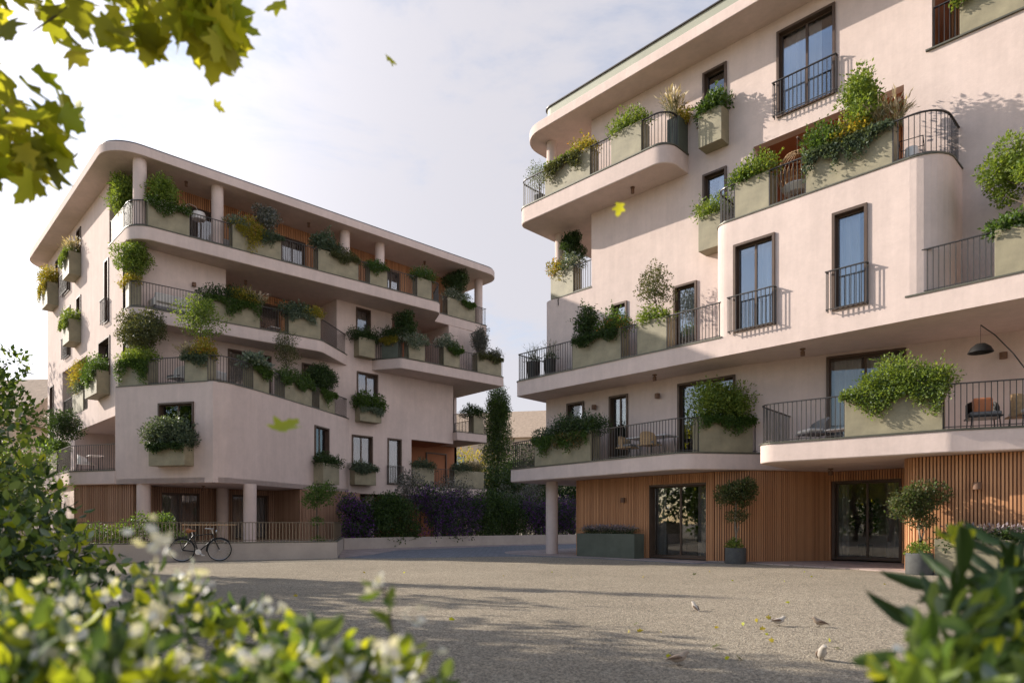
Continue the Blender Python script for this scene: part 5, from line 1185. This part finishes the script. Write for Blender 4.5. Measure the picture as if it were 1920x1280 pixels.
for z in (.02, .62):
    for q in (((-.25, -.25), (.25, -.25)), ((.25, -.25), (.25, .25)), ((.25, .25), (-.25, .25)), ((-.25, .25), (-.25, -.25))): m.tube([(*q[0], z), (*q[1], z)], .009, 6)
m.build('frame', 'black', T)
m = MB(); m.lathe([(0, .03), (.14, .03), (.16, .3), (.14, .5), (.13, .5), (.14, .3), (0, .06)], (0, 0, 0), 18); m.build('basket', 'white', T, True)
sL, zL = FX(-30.4).hit(374, 387)
T = thing('floor_lamp', 'white drum shade arched lamp on the left building top terrace', 'lamp', (-30.5, sL - .75, 13.2), R(90))
m = MB(); m.lathe([(0, 0), (.2, 0), (.2, .04), (0, .05)], (0, 0, 0), 18); m.build('base', 'chrome', T, True)
m = MB(); m.tube([(0, 0, .04), (0, 0, 1.3), (.08, 0, 1.75), (.35, 0, 1.98), (.62, 0, 1.95), (.75, 0, 1.72)], .013, 8); m.build('pole', 'chrome', T, True)
m = MB(); m.lathe([(.02, 0), (.26, -.03), (.29, -.12), (.29, -.28), (.26, -.34), (.0, -.34)], (.75, 0, 1.73), 24); m.build('lamp_shade', 'white', T, True)
lounger('white sofa behind the railing of the left building top terrace', -30.6, 12.0, 13.2, R(-90)); 
lounger('pale outdoor sofa on the left building long third floor balcony', -29.95, 9.6, 9.9, R(-90))
chair('armchair', 'white armchair left of the door on the long third floor balcony', -30.6, 13.4, 9.9, R(-60), 'white', 'fabric_white')
table('side_table', 'small light table on the long third floor balcony', -29.9, 14.05, 9.9, 0, .5, .5, .45)
chair('armchair', 'pale rounded armchair on the angular second floor terrace', -28.35, 9.35, 6.6, R(-60), 'fabric_white', 'fabric_grey', .66, .9)
lounger('white sofa on the angular second floor terrace beside the armchair', -27.75, 10.3, 6.6, R(-60), L=1.2)
chair('armchair', 'white armchair in the shaded side loggia of the left building', -32.9, 7.1, 3.3, R(150), 'white', 'fabric_white')
table('side_table', 'white table in the shaded side loggia of the left building', -32.0, 7.25, 3.3, 0, .7, .5, .72)
table('garden_table', 'wooden table on the ground terrace behind the bicycle railing', -25.2, 9.4, .4, R(65), 1.8, .8, .75, 'bronze', 'rattan')
chair('armchair', 'pale armchair inside the left glass door', -11.2, 21.3, .05, R(20), 'fabric_white', 'fabric_grey', .7, .8)
chair('armchair', 'grey armchair inside the left glass door', -12.1, 21.6, .05, R(-20), 'fabric_grey', 'fabric_grey', .7, .8)
pot_at(-12.2, 22.4, .05, .22, .45, 'dark pot inside the left glass door'); tree('house_plant', 'leafy house plant inside the left glass door', 'plant', (-12.2, 22.4, .45), 1.3, .5, 500, .13, 'lf_mid', 71, None, 1.0, .02)
pot_at(-7.1, 23.4, .05, .22, .45, 'dark pot inside the recessed glass door'); tree('house_plant', 'leafy house plant inside the recessed glass door', 'plant', (-7.1, 23.4, .45), 1.6, .45, 500, .14, 'lf_mid', 72, None, 1.2, .02)
# ------------------------------------------------------------------ sparrows
solid('feather', (0.30, 0.23, 0.17), .9, 0, .3, 60); solid('wing', (0.14, 0.09, 0.06), .9, 0, .4, 70); solid('breast', (0.42, 0.37, 0.31), .9, 0, .15, 50)
def sparrow(px, py, yaw, pitch, lab, s=1.0, mt='feather', head=0.0):
    c = P(px, py, 0); T = thing('sparrow', lab, 'bird', (c.x, c.y, 0), yaw, 'sparrows on the square'); T.scale = (s, s, s)
    cp, sp = math.cos(pitch), math.sin(pitch)
    def q(x, z): return (x * cp - z * sp, 0, .058 + x * sp + z * cp)
    m = MB(); pts = [q(-.105, .0), q(-.07, .004), q(-.045, .002), q(-.02, 0), (q(.015, .003)), q(.04, .012)]
    hx_, hz_ = pts[-1][0], pts[-1][2]
    pts += [(hx_ + .012, head * .004, hz_ + .018), (hx_ + .024, head * .012, hz_ + .027), (hx_ + .036, head * .02, hz_ + .026), (hx_ + .043, head * .026, hz_ + .024)]
    m.tube(pts, [.007, .010, .022, .031, .033, .028, .021, .019, .013, .005], 12); m.build('body', mt, T, True)
    for sd in (-1, 1):
        m = MB(); w = [q(.02, .008), q(-.01, .012), q(-.05, .012), q(-.09, .008)]
        m.tube([(a[0], sd * y, a[2]) for a, y in zip(w, (.026, .03, .022, .008))], [.006, .014, .011, .003], 8); m.build('wing', 'wing', T, True)
        m = MB(); m.tube([(.004, sd * .012, .038), (.0, sd * .014, .014), (.012, sd * .015, .003)], .0022, 6); m.tube([(-.012, sd * .015, .003), (.028, sd * .015, .003)], .002, 6); m.build('leg', 'beak', T, True)
    b = pts[-1]; m = MB(); m.tube([b, (b[0] + .014, b[1] + head * .01, b[2] - .003)], [.0055, .001], 8); m.build('beak', 'beak', T, True)
VR, VF = R(45), R(135)                            # yaw to the viewer's right / away from the viewer
sparrow(1303, 1145, VF + R(25), R(35), 'orange brown sparrow standing alone, farthest from the viewer', 1.0, 'breast')
sparrow(1460, 1173, VR + R(10), R(0), 'pale sparrow pecking beside yellow fallen leaves', 1.05, 'breast')
sparrow(1536, 1175, VR + R(165), R(12), 'sparrow facing left, second farthest right on the sunlit square', 1.0, 'feather')
sparrow(1541, 1238, VR - R(100), R(42), 'upright sparrow facing the viewer near the leafy bush', 1.1, 'breast', .6)
sparrow(1272, 1247, VR + R(8), R(6), 'sparrow facing right in the shaded foreground', 1.1, 'feather')
# ------------------------------------------------------------------ fallen leaves
leaf_protos = []
for mt in ('lf_lemon', 'lf_yellow', 'lf_red', 'lf_olive'):
    me = leafmesh('fallen_leaf', [(np.array([[0, 0, .012]]), np.array([[1.0, 0, .05]]), .1, .09, 'm', mt)]); leaf_protos.append(me)
rr = random.Random(4)
spots = [(1420, 1165), (1445, 1160), (1432, 1183), (1440, 1190), (1425, 1180), (1395, 1172), (1340, 1177), (1470, 1090), (1520, 1081), (1540, 1080), (1240, 1185), (1195, 1184), (1180, 1186), (1360, 1236), (1390, 1238), (1250, 1232), (1480, 1130), (1660, 1096), (1300, 1078), (1330, 1072), (1205, 1083)]
spots += [(rr.uniform(480, 1650), 1066 + 185 * rr.random() ** 1.4) for _ in range(17)]
kinds = ['small lemon yellow leaf fallen on the gravel', 'small golden yellow leaf fallen on the gravel', 'small reddish leaf fallen on the gravel', 'small olive green leaf fallen on the gravel']
for k, (x, y) in enumerate(spots):
    j = rr.choice([0, 0, 1, 1, 1, 2, 3]); o = link('fallen_leaf', leaf_protos[j]); c = P(x, y, 0); o.location = (c.x, c.y, .004); s = rr.uniform(.4, .85); o.scale = (s, s, s)
    o.rotation_euler = (rr.uniform(-.35, .35), rr.uniform(-.3, .1), rr.uniform(0, 6.28)); tag(o, kinds[j], 'leaf', ['lemon', 'golden', 'reddish', 'olive'][j] + ' fallen leaves on the square')
# leaves in the air
for px, py, t, L, e, mt, lab in ((740, 115, 3.0, .085, (1.1, .5, .8), 'lf_maple', 'green leaf falling in the open sky'), (409, 201, 3.2, .055, (1.4, .2, 2.0), 'lf_maple', 'tiny dark leaf falling below the overhanging branch'), (1160, 398, 2.7, .068, (.8, 1.0, 2.6), 'lf_maple', 'bright yellow leaf falling before the right building balcony'),
                             (536, 800, 2.2, .095, (.75, -.35, 1.9), 'lf_lemon', 'bright yellow leaf falling before the left building bay'), (517, 9, 3.0, .09, (1.3, .2, 4.0), 'lf_lemon', 'yellow leaf at the top edge of the sky')):
    o = link('falling_leaf', leafmesh('falling_leaf', [(np.array([[-L / 2, 0, 0]]), np.array([[1.0, 0, 0]]), L, L * .95, 'm', mt)])); o.location = PD(px, py, t); o.rotation_euler = e; tag(o, lab, 'leaf', 'leaves drifting in the air')
# ------------------------------------------------------------------ foreground: overhanging plane tree branch
base = V(-6.6, 2.2); T = thing('plane_tree', 'plane tree whose sunlit branch hangs into the upper left corner', 'tree', base, 0, None, False)
m = MB(); m.tube([base, base + Vector((.1, .1, 2)), V(-6.3, 2.5, 4.2), V(-6.0, 2.6, 6.5)], [.24, .2, .17, .1], 12); m.build('trunk', 'bark', T, True)
def br(pts, r0): 
    m = MB(); n = len(pts); m.tube(pts, [r0 * (1 - .85 * k / (n - 1)) for k in range(n)], 7); m.build('branch', 'bark', T, True)
br([V(-6.3, 2.5, 4.0), V(-4.6, 2.7, 4.3), PD(-60, -70, 2.9), PD(180, -25, 2.85), PD(400, 10, 2.8)], .06)
br([V(-6.4, 2.4, 3.2), V(-4.6, 2.9, 3.3), PD(-80, 130, 3.1), PD(40, 240, 3.0), PD(110, 330, 2.95)], .04)
br([PD(180, -25, 2.85), PD(120, 20, 2.9), PD(60, 60, 2.9)], .012)
pts = []
def scat(n, x0, x1, y0, y1, t0=2.55, t1=3.1, f=None):
    k = 0
    while k < n:
        x, y = RNG.uniform(x0, x1), RNG.uniform(y0, y1)
        if f and not f(x, y): continue
        pts.append(PD(x, y, RNG.uniform(t0, t1))); k += 1
scat(125, -150, 430, -160, 95, f=lambda x, y: y < 95 - .0 * x and not (x > 300 and y > 70))
scat(40, 330, 430, -20, 110, 2.6, 2.9, f=lambda x, y: y < 60 + (x - 330) * .55)
scat(16, -60, 150, 140, 240, f=lambda x, y: x < 60 or y > 180)
scat(70, -150, 110, 225, 335, f=lambda x, y: y < 335 - .3 * max(0, x) + 20)
scat(120, -900, -100, -500, 300, 2.6, 3.6)
scat(130, -700, 500, -600, -120, 2.6, 3.8)
Pp = np.array([tuple(v) for v in pts]); dn = RNG.normal(size=Pp.shape) * .55 + np.array([.35, .35, -.75])
o = link('crown', leafmesh('crown', [(Pp, dn, .13, .125, 'm', 'lf_maple'), (Pp[::4] + .04, dn[::4], .12, .115, 'm', 'lf_lemon')])); setparent(o, T)
# ------------------------------------------------------------------ foreground shrubs
def clump_px(L): return [(*PD(x, y, t), r_, r_, r_ * .85) for x, y, t, r_ in L]
def fg(name, lab, cat, L, n, mats, low=True, stems=14):
    cl = clump_px(L); c = np.array(cl); b = Vector((c[:, 0].mean(), c[:, 1].mean(), 0)); T = thing(name, lab, cat, b, 0, None, False)
    body = list(cl)
    if low:
        for q in cl:
            for f in (.72, .42): body.append((q[0] + RNG.normal() * .05, q[1] + RNG.normal() * .05, q[2] * f, q[3] * 1.15, q[4] * 1.15, q[5] * 1.2))
    g = []
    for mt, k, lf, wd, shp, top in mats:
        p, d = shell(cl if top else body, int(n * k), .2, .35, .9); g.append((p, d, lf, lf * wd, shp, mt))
    o = link('foliage', leafmesh('foliage', g)); setparent(o, T); m = MB()
    for k in range(stems):
        q = cl[k % len(cl)]; m.tube([(q[0] * .8 + b.x * .2, q[1] * .8 + b.y * .2, 0), (q[0] * .95 + b.x * .05, q[1] * .95 + b.y * .05, q[2] * .6), (q[0], q[1], q[2])], [.009, .006, .003], 5)
    m.build('stems', 'palebark', T, True); return T
rn = random.Random(12)
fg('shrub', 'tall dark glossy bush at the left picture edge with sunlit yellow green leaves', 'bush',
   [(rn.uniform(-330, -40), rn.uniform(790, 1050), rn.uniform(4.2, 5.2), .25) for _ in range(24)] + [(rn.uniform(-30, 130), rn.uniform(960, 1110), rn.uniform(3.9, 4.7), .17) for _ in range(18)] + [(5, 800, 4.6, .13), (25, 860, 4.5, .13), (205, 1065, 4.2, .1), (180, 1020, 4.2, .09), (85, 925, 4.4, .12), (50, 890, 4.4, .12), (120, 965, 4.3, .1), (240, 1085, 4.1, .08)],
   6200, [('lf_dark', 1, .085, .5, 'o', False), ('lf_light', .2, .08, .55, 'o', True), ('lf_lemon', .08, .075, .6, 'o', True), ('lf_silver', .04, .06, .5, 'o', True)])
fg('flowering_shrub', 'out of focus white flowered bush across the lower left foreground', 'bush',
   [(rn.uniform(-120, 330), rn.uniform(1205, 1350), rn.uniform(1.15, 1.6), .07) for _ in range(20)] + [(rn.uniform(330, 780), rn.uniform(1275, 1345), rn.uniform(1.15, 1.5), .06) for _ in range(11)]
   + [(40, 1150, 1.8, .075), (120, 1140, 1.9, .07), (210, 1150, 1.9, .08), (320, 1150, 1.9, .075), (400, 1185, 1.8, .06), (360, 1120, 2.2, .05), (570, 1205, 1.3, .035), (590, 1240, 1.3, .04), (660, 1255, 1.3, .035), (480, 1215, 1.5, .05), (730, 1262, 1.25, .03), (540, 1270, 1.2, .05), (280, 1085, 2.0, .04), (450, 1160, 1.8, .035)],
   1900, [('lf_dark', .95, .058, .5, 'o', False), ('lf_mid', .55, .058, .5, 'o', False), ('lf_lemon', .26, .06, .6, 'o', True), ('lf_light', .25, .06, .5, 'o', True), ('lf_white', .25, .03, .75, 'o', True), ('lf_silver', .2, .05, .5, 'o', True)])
bw = bpy.data.objects['flowering_shrub']
for x, y, t in [(rn.uniform(-40, 420), rn.uniform(1085, 1290), rn.uniform(1.05, 1.75)) for _ in range(17)] + [(rn.uniform(420, 790), rn.uniform(1215, 1300), rn.uniform(1.0, 1.4)) for _ in range(12)] + [(285, 1000, 1.25), (290, 1040, 1.3), (505, 1145, 1.5), (345, 1075, 1.9)]:
    c = np.array([tuple(PD(x, y, t))] * 9) + RNG.normal(size=(9, 3)) * .012 * t
    o = link('blossom', leafmesh('blossom', [(c, RNG.normal(size=(9, 3)), .026, .02, 'o', 'lf_white')])); setparent(o, bw)
sp = [PD(742, 1290, 1.35), PD(738, 1210, 1.35), PD(730, 1140, 1.35), PD(716, 1092, 1.35)]
Q = thing('flower_sprig', 'single upright sprig with small white flowers in the centre foreground', 'plant', (sp[0].x, sp[0].y, 0), 0, None, False)
m = MB(); m.tube([(sp[0].x, sp[0].y, 0)] + sp, [.006, .005, .004, .003, .002], 6); m.build('stem', 'bark', Q, True)
pp = np.array([tuple(sp[1].lerp(sp[3], k / 9)) for k in range(10)]); o = link('leaves', leafmesh('leaves', [(pp, RNG.normal(size=(10, 3)) + np.array([0, 0, .4]), .045, .024, 'o', 'lf_light')])); setparent(o, Q)
pp = np.array([tuple(PD(x, y, 1.3)) for x, y in ((705, 1098), (698, 1104), (716, 1085), (712, 1092), (752, 1150), (790, 1140), (772, 1165), (830, 1225), (795, 1165), (640, 1240), (648, 1226), (655, 1232))]); 
for q in pp: o = link('blossom', leafmesh('blossom', [(np.repeat(q[None], 3, 0), RNG.normal(size=(3, 3)), .018, .012, 'o', 'lf_white')])); setparent(o, Q)
fg('shrub', 'glossy light green bush in the lower right corner', 'bush', [(rn.uniform(1745, 2030), rn.uniform(1275, 1370), rn.uniform(1.1, 1.5), .055) for _ in range(14)] + [(1705, 1225, 1.2, .035), (1705, 1290, 1.1, .04), (1780, 1190, 1.4, .055), (1900, 1160, 1.5, .06), (1725, 1190, 1.25, .02)],
   620, [('lf_mid', .7, .085, .36, 'o', False), ('lf_light', .5, .085, .38, 'o', True), ('lf_silver', .12, .06, .45, 'o', True), ('lf_lemon', .1, .07, .45, 'o', True), ('lf_white', .06, .022, .8, 'o', True)])
# oleander: whorls of long narrow dark leaves
o0 = PD(1850, 1150, 1.75); Q = thing('oleander', 'dark oleander with long pointed leaves and a yellow flower, right edge', 'bush', (o0.x, o0.y, 0), 0, None, False)
Pp, Dd = [], []; m = MB()
for x, y, t, n in ((1800, 1090, 1.7, 8), (1890, 1085, 1.75, 8), (1835, 1145, 1.65, 6), (1930, 1030, 1.85, 8), (1990, 1100, 1.8, 10), (1950, 1170, 1.6, 8), (2040, 1020, 1.9, 12), (1765, 1150, 1.55, 4)):
    c = PD(x, y, t); m.tube([(o0.x, o0.y, 0), ((c.x + o0.x) / 2, (c.y + o0.y) / 2, c.z * .6), tuple(c)], [.011, .008, .004], 6)
    for k in range(n):
        a = 2 * math.pi * (k + .3) / n; up = RNG.uniform(.05, 1.0); Pp.append(tuple(c - Vector((0, 0, .03 * (k % 3))))); Dd.append((math.cos(a), math.sin(a), up))
for x, y, t in ((1870, 1230, 1.6), (1960, 1260, 1.6), (2030, 1220, 1.7), (1900, 1330, 1.6)):
    c = PD(x, y, t)
    for k in range(10): Pp.append(tuple(c)); Dd.append(tuple(RNG.normal(size=3) + np.array([0, 0, .5])))
m.build('stems', 'palebark', Q, True)
o = link('leaves', leafmesh('leaves', [(np.array(Pp), np.array(Dd), .185, .036, 'o', 'lf_dark')])); setparent(o, Q)
c = PD(1795, 1008, 1.72); pp = np.array([tuple(c)] * 9) + RNG.normal(size=(9, 3)) * .008
o = link('flower', leafmesh('flower', [(pp, RNG.normal(size=(9, 3)) + np.array([0, 0, .8]), .05, .04, 'o', 'lf_lemon')])); setparent(o, Q)
c = PD(1895, 1062, 1.75); pp = np.array([tuple(c)] * 6) + RNG.normal(size=(6, 3)) * .008
o = link('flower', leafmesh('flower', [(pp, RNG.normal(size=(6, 3)) + np.array([0, 0, .8]), .035, .03, 'o', 'lf_lemon')])); setparent(o, Q)
